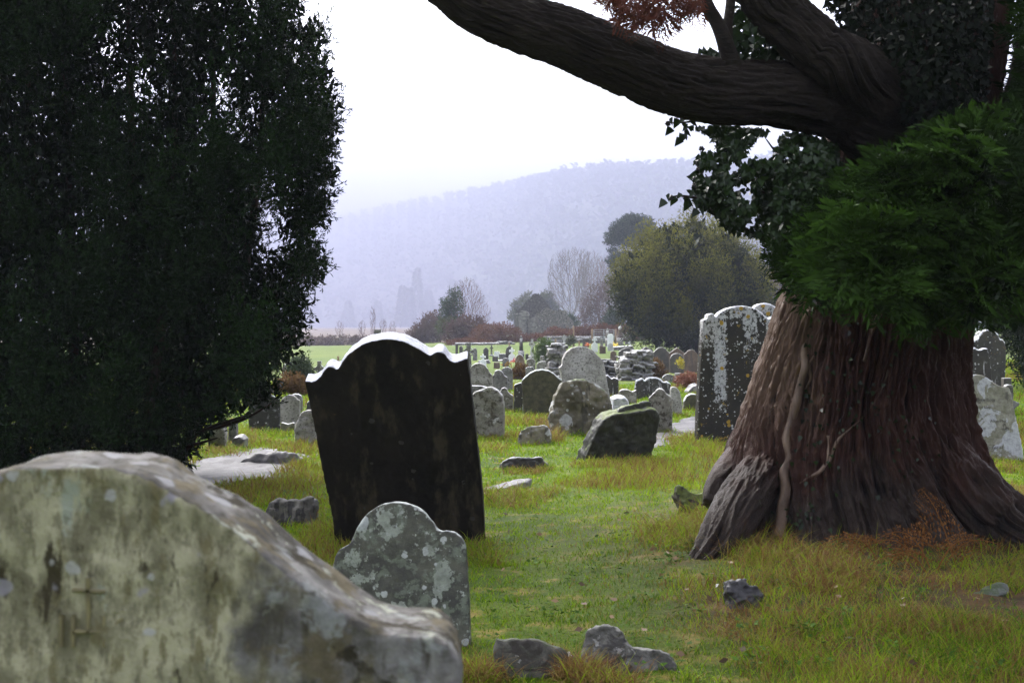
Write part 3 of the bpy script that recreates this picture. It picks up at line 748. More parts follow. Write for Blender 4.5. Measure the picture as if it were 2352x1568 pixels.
# ------------------------------------------------------------------ tall dark stone beside the big trunk
R1 = [(1601, 1003), (1604, 960), (1608, 880), (1612, 800), (1616, 733), (1621, 732), (1624, 735), (1627, 722), (1632, 719), (1639, 720), (1645, 729), (1650, 721), (1658, 714), (1670, 708), (1684, 704), (1697, 702), (1709, 702), (1722, 704), (1735, 708), (1746, 714), (1755, 722), (1766, 733), (1770, 730), (1776, 727), (1783, 729), (1789, 740), (1795, 744), (1802, 743), (1806, 800), (1808, 1003)]
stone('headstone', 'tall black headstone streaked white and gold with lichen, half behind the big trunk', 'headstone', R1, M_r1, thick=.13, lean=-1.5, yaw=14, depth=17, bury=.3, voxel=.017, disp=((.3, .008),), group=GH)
R2 = [(1722, 1000), (1722, 745), (1726, 720), (1731, 708), (1738, 701), (1746, 697), (1760, 695), (1771, 698), (1781, 703), (1790, 711), (1797, 721), (1803, 737), (1807, 742), (1813, 744), (1813, 1000)]
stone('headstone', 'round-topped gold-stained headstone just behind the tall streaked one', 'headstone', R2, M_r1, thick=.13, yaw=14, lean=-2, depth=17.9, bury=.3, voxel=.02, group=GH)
# inscribed stone at the far side of the trunk
R3 = [(2196, 1062), (2196, 900), (2200, 878), (2212, 868), (2228, 861), (2242, 859), (2256, 861), (2270, 868), (2284, 878), (2296, 886), (2308, 889), (2318, 889), (2324, 905), (2331, 940), (2340, 985), (2350, 1030), (2355, 1062)]
ins = stone('headstone', 'grey headstone with a worn carved inscription beside the big trunk', 'headstone', R3, M_inscr, thick=.11, lean=-6, depth=15.1, bury=.3, voxel=.016, disp=((.2, .012),), group=GH)
def carve(host, txt, px, py, hpx, name='lettering'):
    cu = bpy.data.curves.new('lettering', 'FONT'); cu.body = txt; cu.size = 1.0; cu.extrude = .02
    tmp = bpy.data.objects.new('lettering', cu); COL.objects.link(tmp)
    dg = bpy.context.evaluated_depsgraph_get(); me = tmp.evaluated_get(dg).to_mesh()
    V = np.array([v.co[:] for v in me.vertices]); fs_ = [list(p.vertices) for p in me.polygons]
    tmp.evaluated_get(dg).to_mesh_clear(); bpy.data.objects.remove(tmp); bpy.data.curves.remove(cu)
    n = np.array(host['_n']); b = np.array(host['_b']); u = np.array(host['_u']); s = np.array(host['_s'])
    if s[0] < 0: s = -s
    r = rays(px, py); t = ((b - cam0) @ n) / (r @ n); o = cam0 + r * t
    k = hpx / F * t / .72
    P = o + V[:, :1] * k * s + V[:, 1:2] * k * u + n * (.004 + V[:, 2:3] * .05)
    tri = [q for q in fs_ if len(q) == 3]; qd = [q for q in fs_ if len(q) == 4]
    ng = [q for q in fs_ if len(q) > 4]
    for q in ng: tri += [[q[0], q[i], q[i + 1]] for i in range(1, len(q) - 1)]
    return P, [np.array(tri, int).reshape(-1, 3), np.array(qd, int).reshape(-1, 4)]
M_ink = plain_mat('carved_letter_shadow', (.15, .14, .115), .8)
B_ = Bag()
for txt, px, py, h in (('IHS', 2236, 884, 7), ('Here Lieth the Body', 2205, 921, 7.0), ('of David Dep.', 2224, 938, 7.0), ('this Life', 2226, 955, 6.5), ('Also Phe', 2274, 970, 7.5), ('David Dep.d', 2214, 986, 7.0), ('Life', 2303, 986, 7.5), ('aged 17', 2228, 1012, 6.5), ('Life June 17', 2262, 1030, 6.5)):
    B_.add(*carve(ins, txt, px, py, h))
B_.build('lettering', M_ink, ins)
R4 = [(2195, 900), (2196, 790), (2203, 786), (2212, 792), (2222, 797), (2232, 801), (2239, 797), (2246, 802), (2254, 803), (2261, 799), (2269, 800), (2276, 830), (2281, 880), (2281, 900)]
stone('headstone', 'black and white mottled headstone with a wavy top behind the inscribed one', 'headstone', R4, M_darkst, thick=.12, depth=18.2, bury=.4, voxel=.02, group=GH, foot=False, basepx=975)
R5 = [(2246, 905), (2240, 800), (2236, 788), (2240, 780), (2249, 776), (2251, 768), (2256, 761), (2266, 757), (2278, 757), (2288, 761), (2294, 768), (2297, 777), (2304, 779), (2309, 786), (2311, 796), (2310, 890), (2309, 905)]
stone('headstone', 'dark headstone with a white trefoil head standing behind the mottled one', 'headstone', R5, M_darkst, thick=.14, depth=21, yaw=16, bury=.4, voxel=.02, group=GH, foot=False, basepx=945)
stone('headstone', 'low dark slab at the corner of the trefoil headstone', 'headstone', sh_rect(2306, 2324, 868, 930), M_row, thick=.12, depth=20, bury=.3, group=GH)
stone('headstone', 'short rounded grey slab peeping out past the inscribed stone', 'headstone', sh_arch(2310, 2328, 883, 960, 6), M_mgrey, thick=.1, depth=17.5, bury=.3, group=GH)
stone('rock', 'pale stone lying in the grass beyond the inscribed headstone', 'rock', [(2318, 925), (2322, 918), (2334, 920), (2344, 926), (2344, 932), (2318, 934)], M_boulder, thick=.4, depth=19, bury=.1, voxel=.03, disp=((.2, .06),))
stone('rock', 'craggy grey rock pile rising behind the big trunk', 'rock', [(2195, 900), (2208, 790), (2216, 770), (2224, 758), (2226, 746), (2234, 742), (2240, 752), (2238, 762), (2248, 768), (2252, 780), (2250, 900)], M_boulder, thick=.6, depth=24, bury=.5, voxel=.04, disp=((.25, .25), (.08, .06)), foot=False, basepx=920)

# ------------------------------------------------------------------ stones low by the camera
stone('broken_headstone', 'broken low slab with a mossy edge at the bottom of the grass', 'headstone', [(1133, 1600), (1135, 1490), (1142, 1468), (1160, 1470), (1176, 1466), (1200, 1468), (1230, 1467), (1262, 1478), (1292, 1488), (1303, 1500), (1308, 1600)], stone_mat('mossy_broken_slab', (.034, .032, .022), (.105, .10, .078), scale=9, lines=((.022, .018, .012), 30, .54, .62), patches=[((.020, .015, .009), 7, .50, .60, .5), ((.20, .20, .18), 14, .60, .64, .3)], moss=((.030, .042, .008), .68, .78), rough=.7, bump=.6, shift=False), thick=.10, depth=5.75, lean=-12, bury=.25, voxel=.011, disp=((.12, .03), (.04, .012)))
stone('broken_headstone', 'broken stump of a headstone stepped like a chair, with a dry grass beard', 'headstone', [(1335, 1600), (1337, 1480), (1342, 1452), (1352, 1440), (1370, 1434), (1392, 1433), (1412, 1437), (1424, 1446), (1432, 1462), (1440, 1480), (1462, 1486), (1490, 1488), (1516, 1492), (1536, 1500), (1552, 1518), (1566, 1545), (1580, 1600)], stone_mat('layered_broken_stone', (.040, .038, .030), (.125, .12, .10), scale=9, lines=((.016, .014, .010), 34, .5, .58), patches=[((.018, .015, .010), 8, .53, .60, .4), ((.20, .195, .175), 16, .60, .64, .3)], top=((.17, .165, .15), .5, .9), rough=.6, bump=.8, shift=False), thick=.13, depth=5.8, lean=-18, yaw=-8, bury=.25, voxel=.011, disp=((.10, .045), (.03, .014)))
stone('rock', 'layered grey slate stump in the grass beside the black headstone', 'rock', [(608, 1216), (610, 1170), (618, 1156), (632, 1142), (645, 1143), (654, 1150), (672, 1147), (690, 1150), (706, 1140), (719, 1141), (723, 1160), (720, 1216)], stone_mat('layered_slate', (.034, .030, .020), (.12, .11, .085), scale=7, streak=((.012, .010, .006), 30, .5, .56), top=((.20, .185, .16), .3, .8), rough=.6, bump=1.0, shift=False), thick=.28, depth=10.3, lean=-14, bury=.2, voxel=.014, disp=((.14, .06), (.04, .022)))
stone('rock', 'flat domed grey boulder with white lichen discs beside the gravel path', 'rock', [(524, 1088), (531, 1072), (545, 1058), (565, 1047), (592, 1040), (625, 1037), (658, 1037), (684, 1042), (703, 1049), (690, 1060), (660, 1070), (630, 1080), (600, 1090)], M_boulder, thick=.30, depth=14.8, lean=-38, bury=0, voxel=.022, disp=((.4, .12), (.1, .03)), foot=False)
stone('rock', 'small mossy brown rock in the tufts below the dark olive headstone', 'rock', [(1187, 1022), (1190, 1000), (1197, 988), (1213, 980), (1240, 975), (1254, 976), (1262, 984), (1266, 996), (1262, 1022)], M_rough, thick=.3, lean=-20, bury=.15, voxel=.018, disp=((.18, .07), (.05, .02)))
stone('rock', 'low dark slate rock lying alone in the mown grass', 'rock', [(1152, 1080), (1153, 1062), (1164, 1054), (1180, 1048), (1200, 1051), (1225, 1050), (1240, 1049), (1250, 1058), (1260, 1068), (1256, 1080)], stone_mat('dark_slate_rock', (.022, .020, .015), (.055, .053, .043), scale=6, lines=((.012, .011, .009), 30, .5, .6), top=((.22, .22, .215), .2, .7), rough=.6, bump=1.0, shift=False), thick=.30, lean=-8, bury=.15, voxel=.014, disp=((.12, .05), (.035, .025)))
stone('stone_slab', 'flat pale kerb slab sunk in yellow grass behind the black headstone', 'slab', [(1108, 1127), (1112, 1118), (1150, 1108), (1190, 1100), (1222, 1098), (1214, 1106), (1170, 1117), (1130, 1127)], M_kerb, thick=.10, lean=-80, bury=0, voxel=.015, disp=((.2, .03),), foot=False)
stone('stone_slab', 'small pale flat stone in the turf left of the black headstone', 'slab', [(683, 1104), (690, 1099), (712, 1098), (716, 1103), (700, 1107)], M_kerb, thick=.08, lean=-70, bury=0, voxel=.012, disp=((.1, .03),), foot=False)
stone('rock', 'white stone chip beside the low dark slate rock', 'rock', [(1145, 1072), (1148, 1064), (1158, 1062), (1160, 1070), (1156, 1074)], M_kerb, thick=.12, lean=-30, bury=0, voxel=.014, disp=((.08, .03),), foot=False)
stone('rock', 'mossy flat rock half buried in long grass near the dead fern', 'rock', [(2128, 1408), (2150, 1385), (2190, 1372), (2225, 1360), (2262, 1342), (2290, 1335), (2318, 1340), (2322, 1356), (2290, 1372), (2250, 1388), (2200, 1402)], stone_mat('mossy_slab_rock', (.060, .065, .055), (.16, .17, .15), scale=6, moss=((.035, .055, .015), .62, .74), rough=.5, bump=.8, shift=False), thick=.25, lean=-50, depth=7.15, bury=0, voxel=.016, disp=((.15, .05), (.04, .02)), foot=False)

# ------------------------------------------------------------------ middle distance
stone('headstone', 'rough buff headstone with a slanting broken head beside the black one', 'headstone', [(1083, 1010), (1083, 908), (1092, 900), (1105, 896), (1118, 889), (1130, 888), (1142, 896), (1152, 908), (1156, 925), (1157, 1010)], M_pale, thick=.14, yaw=-8, lean=-3, bury=.3, voxel=.02, disp=((.3, .05), (.08, .015)), group=GH)
stone('headstone', 'low flat-topped grey slab peeping over the rough buff headstone', 'headstone', [(1068, 960), (1070, 886), (1085, 885), (1105, 886), (1120, 888), (1122, 960)], M_mgrey, thick=.15, depth=23, bury=.2, voxel=.025, group=GH, foot=False)
stone('headstone', 'broad pale round-topped headstone with a sloping shoulder', 'headstone', [(1078, 925), (1078, 850), (1083, 840), (1092, 834), (1102, 833), (1112, 837), (1120, 846), (1125, 856), (1130, 860), (1133, 925)], M_pale, thick=.15, depth=32, bury=.3, voxel=.025, disp=((.3, .02),), group=GH)
stone('headstone', 'grey headstone with a small round head and square shoulders', 'headstone', [(1130, 930), (1131, 862), (1135, 859), (1136, 852), (1142, 849), (1150, 850), (1156, 856), (1158, 862), (1166, 866), (1166, 930)], M_mgrey, thick=.13, depth=31, bury=.3, voxel=.025, group=GH)
stone('headstone', 'grey round-headed stone just behind the square-shouldered one', 'headstone', sh_arch(1150, 1178, 843, 910, 13), M_mgrey, thick=.15, depth=36, bury=.3, group=GH)
stone('headstone', 'small shouldered stone with a white lichen patch in front of the path', 'headstone', [(1144, 955), (1145, 902), (1150, 897), (1152, 892), (1158, 889), (1164, 892), (1167, 899), (1171, 904), (1179, 908), (1180, 955)], M_pale, thick=.12, depth=24.5, bury=.3, voxel=.02, group=GH)
stone('headstone', 'dark round-topped headstone with an olive face and pale rim', 'headstone', [(1204, 955), (1201, 915), (1198, 880), (1199, 873), (1206, 866), (1217, 857), (1230, 851), (1245, 849), (1260, 851), (1272, 858), (1282, 867), (1290, 872), (1292, 880), (1290, 955)], M_olive, thick=.15, lean=4, depth=23.5, bury=.3, voxel=.018, disp=((.3, .012),), group=GH)
stone('headstone', 'thin black slab leaning against the olive round-topped headstone', 'headstone', [(1178, 950), (1181, 885), (1184, 882), (1198, 878), (1206, 880), (1206, 950)], M_darkst, thick=.1, depth=24.2, bury=.3, group=GH)
stone('headstone', 'tall pale speckled headstone tilted back, highest in the middle of the graveyard', 'headstone', [(1306, 1000), (1300, 940), (1294, 890), (1289, 855), (1285, 843), (1293, 838), (1293, 825), (1300, 810), (1313, 799), (1330, 794), (1348, 796), (1364, 805), (1374, 817), (1380, 822), (1387, 830), (1394, 870), (1402, 915), (1410, 945), (1414, 1000)], M_grey, thick=.17, lean=-4, depth=24.5, yaw=10, bury=.2, voxel=.02, disp=((.3, .02),), group=GH, foot=False)
stone('headstone', 'squat rough boulder-like headstone with white lichen blots', 'headstone', [(1267, 1010), (1262, 960), (1268, 930), (1276, 905), (1285, 890), (1290, 877), (1305, 872), (1325, 873), (1340, 871), (1352, 876), (1365, 879), (1378, 888), (1392, 902), (1402, 920), (1408, 945), (1412, 980), (1410, 1012)], M_rough, thick=.30, lean=-8, depth=18.6, bury=.25, voxel=.02, disp=((.30, .14), (.09, .045), (.03, .012)), group=GH)
stone('leaning_slab', 'dark thick slab leaning over to one side with moss on its upper edge', 'slab', [(1338, 1068), (1345, 1050), (1355, 1028), (1370, 995), (1382, 975), (1392, 962), (1410, 953), (1440, 950), (1470, 945), (1495, 940), (1510, 944), (1516, 952), (1512, 985), (1506, 1020), (1496, 1045), (1470, 1062), (1420, 1070)], M_mossy, thick=.22, lean=16, depth=15.3, yaw=18, bury=.18, voxel=.017, disp=((.25, .06), (.07, .03)))
stone('rock', 'mossy flake of stone lying on top of the leaning slab', 'rock', [(1419, 949), (1424, 938), (1440, 930), (1462, 925), (1480, 921), (1496, 923), (1499, 931), (1496, 938), (1470, 944), (1440, 952)], M_mossy, thick=.22, lean=-10, depth=15.25, yaw=18, bury=0, voxel=.016, disp=((.15, .04), (.05, .02)), foot=False)
stone('headstone', 'lichened shouldered headstone by the edge of the wet path', 'headstone', [(1498, 1002), (1494, 950), (1489, 915), (1492, 911), (1497, 908), (1499, 904), (1504, 901), (1507, 895), (1513, 891), (1520, 892), (1527, 897), (1530, 904), (1537, 907), (1541, 912), (1545, 920), (1543, 1002)], M_pale, thick=.13, yaw=-6, depth=18.9, bury=.3, voxel=.018, disp=((.2, .02),), group=GH)
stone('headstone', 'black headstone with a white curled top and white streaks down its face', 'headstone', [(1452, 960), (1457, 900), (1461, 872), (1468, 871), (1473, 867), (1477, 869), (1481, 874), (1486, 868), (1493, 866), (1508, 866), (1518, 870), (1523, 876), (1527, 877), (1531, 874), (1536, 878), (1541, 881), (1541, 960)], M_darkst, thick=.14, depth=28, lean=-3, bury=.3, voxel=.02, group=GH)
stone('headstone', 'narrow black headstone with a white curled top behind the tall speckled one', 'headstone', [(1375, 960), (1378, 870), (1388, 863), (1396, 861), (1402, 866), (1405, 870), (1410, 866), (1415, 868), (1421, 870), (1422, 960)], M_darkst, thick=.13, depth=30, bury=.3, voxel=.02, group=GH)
stone('rock', 'rounded layered white boulder tucked behind the leaning slab', 'rock', [(1404, 945), (1407, 915), (1420, 911), (1435, 912), (1444, 922), (1448, 935), (1446, 948)], stone_mat('white_layered_rock', (.42, .42, .45), (.60, .60, .64), scale=4, lines=((.25, .25, .26), 30, .55, .66), rough=.5, bump=.7), thick=.5, depth=20.5, bury=.2, voxel=.025, disp=((.3, .1), (.08, .03)))
stone('headstone', 'low pale grey stone between the two curled-top black headstones', 'headstone', [(1421, 945), (1422, 899), (1430, 893), (1443, 894), (1452, 899), (1462, 895), (1462, 945)], M_pale, thick=.12, depth=26, bury=.3, voxel=.022, group=GH)
stone('headstone', 'pale stone with a rounded head leaning behind the shouldered one at the path', 'headstone', [(1540, 950), (1540, 895), (1542, 888), (1549, 888), (1556, 891), (1562, 900), (1567, 925), (1568, 950)], M_grey, thick=.13, depth=22.5, bury=.3, voxel=.02, disp=((.2, .02),), group=GH)
stone('headstone', 'round pale-rimmed stone sunk in grass beside the tall streaked headstone', 'headstone', [(1568, 945), (1571, 922), (1577, 910), (1586, 904), (1597, 904), (1607, 910), (1612, 945)], M_olive, thick=.2, depth=24, bury=.25, voxel=.02, group=GH)
stone('rock', 'rough grey rock above the round pale-rimmed stone', 'rock', [(1577, 920), (1579, 898), (1586, 892), (1592, 885), (1602, 882), (1612, 890), (1612, 920)], M_boulder, thick=.5, depth=29, bury=.3, voxel=.03, disp=((.3, .12), (.08, .04)))
stone('headstone', 'half pale half dark round-topped stone below the charcoal row', 'headstone', sh_arch(1521, 1550, 859, 905, 13), M_mgrey, thick=.15, depth=40, bury=.3, group=GH)
stone('headstone', 'square grey post-like stone below the brown headstone of the row', 'headstone', sh_rect(1551, 1566, 857, 900), M_mgrey, thick=.2, depth=39, bury=.3, group=GH)

# ------------------------------------------------------------------ stones beyond the left tree
stone('headstone', 'black slanted headstone spattered white at the edge of the dark tree', 'headstone', [(571, 990), (571, 912), (580, 900), (600, 897), (620, 904), (636, 912), (644, 915), (644, 992)], stone_mat('white_spattered_slate', (.020, .018, .017), (.040, .036, .032), scale=4, lines=((.032, .029, .026), 30, .5, .6), spots=[((.62, .62, .62), 9, .36, .32), ((.62, .62, .62), 22, .30, .2)], top=((.7, .7, .74), .1, .4), rough=.55, bump=.3), thick=.09, depth=20, yaw=10, lean=-3, bury=.3, voxel=.016, group=GH)
stone('headstone', 'light grey headstone with a scalloped top next to the spattered black one', 'headstone', [(642, 994), (643, 925), (646, 916), (654, 910), (662, 906), (672, 907), (678, 911), (682, 916), (688, 920), (688, 994)], M_grey, thick=.10, depth=20.5, bury=.3, voxel=.016, disp=((.2, .012),), group=GH)
stone('headstone', 'low broken light stone propped against the scalloped grey headstone', 'headstone', [(645, 990), (645, 969), (655, 972), (662, 974), (670, 970), (677, 971), (677, 990)], M_pale, thick=.10, depth=19.7, bury=.2, voxel=.016, group=GH)
stone('headstone', 'grey headstone half hidden behind the scalloped light one', 'headstone', [(665, 960), (666, 908), (675, 904), (684, 904), (692, 909), (694, 920), (692, 960)], M_mgrey, thick=.12, depth=24, bury=.3, voxel=.02, group=GH)
stone('rock', 'blocky whitish rock with black cracks by the edge of the black headstone', 'rock', [(676, 1011), (677, 985), (684, 965), (690, 948), (702, 942), (716, 941), (724, 950), (728, 1008)], M_grey, thick=.25, depth=17.6, lean=-6, bury=.2, voxel=.018, disp=((.2, .05), (.05, .02)))
stone('rock', 'tiny dark stone peeping past the edge of the black headstone', 'rock', [(702, 945), (704, 924), (712, 918), (720, 930), (720, 945)], M_row, thick=.2, depth=23, bury=.2, voxel=.025)
stone('headstone', 'narrow lichened grey post stone behind drooping yew twigs', 'headstone', [(522, 1030), (524, 975), (530, 966), (540, 966), (543, 975), (542, 1030)], M_mgrey, thick=.14, depth=17.5, bury=.2, voxel=.018, group=GH)
stone('headstone', 'pale broken headstone half covered by drooping yew twigs', 'headstone', [(473, 1038), (478, 1000), (486, 985), (500, 978), (512, 980), (517, 990), (519, 1038)], M_pale, thick=.14, depth=16.6, bury=.2, voxel=.018, disp=((.2, .04),), group=GH)
stone('rock', 'small whitish rock between the post stone and the boulder', 'rock', [(528, 1034), (530, 1012), (538, 1003), (552, 1002), (561, 1010), (558, 1034)], M_boulder, thick=.3, depth=16.8, bury=.15, voxel=.02, disp=((.15, .05),))
stone('stone_slab', 'thin white flat stone at the back of the domed boulder', 'slab', [(604, 1036), (612, 1031), (640, 1029), (642, 1034), (620, 1038)], M_kerb, thick=.08, depth=16.5, lean=-70, bury=0, voxel=.014, foot=False)

# ------------------------------------------------------------------ crosses
def ring_bag(B, c, R, r, yd, n=28, a=.5):
    th = np.linspace(0, 2 * np.pi, n, endpoint=False)
    prof = [(R - r, -yd), (R + r, -yd), (R + r, yd), (R - r, yd)]
    V = np.array([[c[0] + q * math.cos(t), c[1] + d, c[2] + q * math.sin(t)] for t in th for q, d in prof])
    i = np.arange(n)[:, None]; j = np.arange(4)[None]; i2 = (i + 1) % n; j2 = (j + 1) % 4
    B.add(V, np.stack([i * 4 + j, i * 4 + j2, i2 * 4 + j2, i2 * 4 + j], -1).reshape(-1, 4), a)
def celtic(label, cx, ytop, ybase, depth, mat, arm=.30, ring=.165, plinth=True, group='ringed stone crosses', base_y=None):
    """ringed cross on a stepped foot"""
    b = pt(cx, base_y or ybase, depth); top = pt(cx, ytop, depth)[2]
    g0 = float(ground(b[0], b[1], False)); h = top - g0; z0 = g0
    e = empty('celtic_cross', (b[0], b[1], z0), label, 'stone cross', group)
    wS = h * .075; B = Bag(); zc = z0 + h * .72
    def slab(pts, d):
        P = np.array(pts); k = len(P)
        V = np.concatenate([np.stack([b[0] + P[:, 0], np.full(k, b[1] - d), P[:, 1]], -1), np.stack([b[0] + P[:, 0], np.full(k, b[1] + d), P[:, 1]], -1)])
        i = np.arange(k); i2 = (i + 1) % k
        B.add(V, np.stack([i, i2, k + i2, k + i], -1)); B.add(V, [np.array([[0, q, q + 1] for q in range(1, k - 1)]), np.array([[k, k + q + 1, k + q] for q in range(1, k - 1)])])
    d = wS * .75
    slab([(-wS * 1.3, z0 + h * .12), (wS * 1.3, z0 + h * .12), (wS * .8, zc - h * .11), (-wS * .8, zc - h * .11)], d)
    slab([(-wS * .8, zc - h * .11), (wS * .8, zc - h * .11), (wS * .55, zc - h * .06), (wS * .55, zc + h * .06), (wS * 1.0, z0 + h), (-wS * 1.0, z0 + h), (-wS * .55, zc + h * .06), (-wS * .55, zc - h * .06)], d * .98)
    for s_ in (-1, 1): slab([(s_ * wS * .5, zc - wS * .5), (s_ * h * ring, zc - wS * .9), (s_ * h * ring, zc + wS * .9), (s_ * wS * .5, zc + wS * .5)], d * .96)
    B.build('shaft', mat, e)
    B = Bag(); ring_bag(B, (b[0], b[1], zc), h * .125, wS * .26, d * .7); B.build('ring', mat, e)
    if plinth:
        B = Bag(); B.add(*box((b[0], b[1], z0 + h * .03), (wS * 5, wS * 4, h * .18))); B.add(*box((b[0], b[1], z0 + h * .10), (wS * 3.6, wS * 3, h * .12))); B.build('plinth', mat, e)
    return e
M_cross = stone_mat('grey_cross_stone', (.07, .066, .055), (.15, .14, .12), scale=6, patches=[((.40, .40, .40), 5, .56, .62, .3)], top=((.60, .60, .63), .25, .6), rough=.65, bump=.3)
celtic('weathered ringed stone cross, only its head above the scrolled edge of the black headstone', 734, 829, 905, 34, M_cross)
celtic('ringed stone cross whose capped top just clears the arch of the black headstone', 868, 757, 862, 45, M_cross)
celtic('tall ringed stone cross rising beside the shoulder of the black headstone', 1077, 787, 872, 50, M_cross)
celtic('small pale cross standing beyond the edge of the dark tree', 653, 836, 878, 42, M_cross)
celtic('mossy white ringed cross beside the green shrub', 1222, 778, 822, 82, stone_mat('mossy_white_stone', (.36, .35, .31), (.58, .57, .55), scale=4, patches=[((.15, .13, .08), 4, .55, .62, .4)], rough=.6))
celtic('whitish ringed cross standing above the ruined stone pier', 1296, 769, 797, 105, stone_mat('whitish_stone', (.36, .35, .33), (.55, .54, .52), scale=4, patches=[((.17, .15, .11), 4, .57, .63, .4)], rough=.6))
celtic('grey ringed cross on a block in front of the bracken bank', 1129, 792, 824, 88, M_cross)

# ------------------------------------------------------------------ far graveyard
GW = 'white marble grave markers'; GF = 'small headstones in the far graveyard'; GR = 'dark headstones standing in a row'
def far(label, outl, mat, depth, thick=.15, lean=0, yaw=0, group=GF, name='headstone', cat='headstone', bury=.5):
    return stone(name, label, cat, outl, mat, thick, lean, yaw, depth, bury, None, (), .02, group, foot=False)
far('white marble cross stone between the gothic stone and the black curved one', sh_cross_stone(1168, 1183, 798, 832, 813), M_white, 76, group=GW)
far('white marble cross stone close above the broad round-topped headstone', sh_cross_stone(1102, 1117, 813, 846, 826), M_white, 66, group=GW)
far('white marble ringed-cross stone right of the tall speckled headstone', sh_cross_stone(1359, 1373, 774, 806, 787), M_white, 92, group=GW)
far('tall white round-topped marble headstone in front of the field gate', sh_arch(1395, 1409, 766, 795, 6), M_white, 106, group=GW)
far('whitish headstone at the foot of the tall white marble one', sh_arch(1396, 1408, 788, 809, 5), stone_mat('dull_white', (.4, .4, .42), (.5, .5, .52)), 94, group=GF)
far('white rectangular plaque stone on the slope', sh_rect(1135, 1148, 807, 818), M_white, 84, group=GW)
far('grey pointed headstone beside the tall ringed cross', sh_gothic(1086, 1096, 799, 828, 808), M_mgrey, 80)
far('dark gabled headstone left of the grey ringed cross', sh_gable(1110, 1122, 797, 824, 802), M_row, 82)
far('low charcoal block below the white plaque', sh_rect(1131, 1144, 818, 830), M_row, 76)
far('grey ribbed tomb chest beside the white plaque', sh_rect(1146, 1164, 812, 826), M_mgrey, 80, thick=.8, name='tomb', cat='tomb')
far('black headstone with one curved shoulder behind a white cross', [(1161, 824), (1161, 806), (1164, 798), (1170, 794), (1175, 795), (1175, 824)], M_row, 80)
far('brown square headstone on the lower slope', sh_rect(1134, 1148, 832, 852), M_brown, 62)
far('grey square-shouldered stone behind the brown square one', sh_arch(1154, 1169, 822, 845, 4), M_mgrey, 66)
far('brown gothic-pointed headstone with a pale rim', sh_gothic(1183, 1205, 813, 885, 832), stone_mat('brown_pale_rim', (.12, .075, .045), (.20, .13, .09), scale=3, top=((.55, .55, .55), .0, .3)), 50)
far('pale round-headed stone behind the olive one', sh_arch(1209, 1230, 823, 870, 9), M_pale, 52)
far('squared grey stone immediately above the olive headstone', [(1207, 880), (1207, 846), (1211, 843), (1223, 842), (1228, 847), (1228, 880)], M_mgrey, 44)
far('tan round-topped stone left of the ruined pier', sh_arch(1232, 1261, 829, 880, 12), M_pale, 48)
far('black arched stone behind the tan round-topped one', sh_arch(1250, 1266, 829, 880, 7), M_row, 50)
far('dark block headstone near the wooden post', sh_rect(1338, 1353, 777, 793), M_row, 108)
far('brown double stone pair below the white ringed-cross stone', [(1377, 812), (1377, 794), (1384, 793), (1385, 796), (1391, 794), (1392, 812)], M_brown, 88)
far('black curved headstone behind the ruined wall end', [(1420, 830), (1421, 808), (1428, 803), (1436, 799), (1446, 798), (1453, 803), (1456, 812), (1456, 830)], M_row, 66)
far('dark tapering monument base at the edge of the golden yew', [(1436, 785), (1440, 763), (1448, 763), (1452, 785)], M_row, 118, thick=.8, name='monument', cat='monument')
far('gabled dark headstone, first in the row beyond the ruined wall', sh_gable(1468, 1500, 796, 862, 806), M_row, 58, group=GR)
far('tall charcoal headstone with a rounded head and shoulders in the dark row', [(1498, 865), (1498, 812), (1503, 807), (1507, 803), (1513, 798), (1521, 797), (1528, 800), (1532, 805), (1537, 808), (1538, 865)], M_row, 56, group=GR)
far('brown gabled headstone in the dark row, partly behind an arched one', sh_gable(1537, 1573, 798, 862, 811), M_brown, 58, group=GR)
far('black arched headstone with a pale rim in the dark row', sh_arch(1539, 1571, 811, 866, 15), M_row, 55, group=GR)
far('warm brown round-shouldered headstone, last in the dark row', [(1571, 865), (1571, 814), (1576, 810), (1580, 805), (1587, 803), (1594, 804), (1599, 809), (1603, 815), (1604, 865)], M_brown, 57, group=GR)
far('grey slab kerb of a grave under the golden yew', [(1409, 806), (1410, 797), (1454, 794), (1456, 800), (1456, 806)], M_mgrey, 96, thick=2.0, name='grave_kerb', cat='grave kerb')

far('thin dark upright stone at the shoulder of the black headstone', sh_rect(1046, 1052, 789, 812), M_row, 92)
far('dark narrow gabled stone next to the thin upright one', sh_gable(1055, 1063, 793, 812, 797), M_row, 90)
far('low pale kerb slab in front of the dark gabled headstone', [(1096, 834), (1098, 829), (1122, 827), (1126, 833)], M_kerb, 72, thick=1.6, name='grave_kerb', cat='grave kerb')
far('low grey grave kerb between the plaque and the white cross', [(1140, 833), (1143, 828), (1168, 826), (1170, 832)], M_mgrey, 76, thick=1.6, name='grave_kerb', cat='grave kerb')
far('small square dark stone right of the pillar monument', sh_rect(1207, 1214, 812, 824), M_row, 80)
far('little round-headed pale stone in front of the green shrub', sh_arch(1240, 1251, 817, 834, 5), M_pale, 60)
far('low mottled stone between the green shrub and the ruined pier', [(1256, 845), (1257, 832), (1262, 828), (1268, 832), (1269, 845)], M_mgrey, 54)
far('short brown headstone behind the ruined wall', sh_arch(1402, 1416, 806, 826, 5), M_brown, 72)
far('tiny white marker at the foot of the golden yew', sh_arch(1443, 1449, 781, 794, 3), M_white, 104, group=GW)
far('pale slab leaning by the gate', [(1378, 786), (1379, 778), (1384, 777), (1387, 786)], M_pale, 108)
far('grey stone peeping between the olive and the speckled headstones', [(1276, 900), (1277, 868), (1283, 862), (1290, 864), (1294, 900)], M_mgrey, 28)
far('broken pale stump in front of the ruined pier', [(1262, 880), (1263, 862), (1270, 858), (1277, 862), (1278, 880)], M_pale, 36)

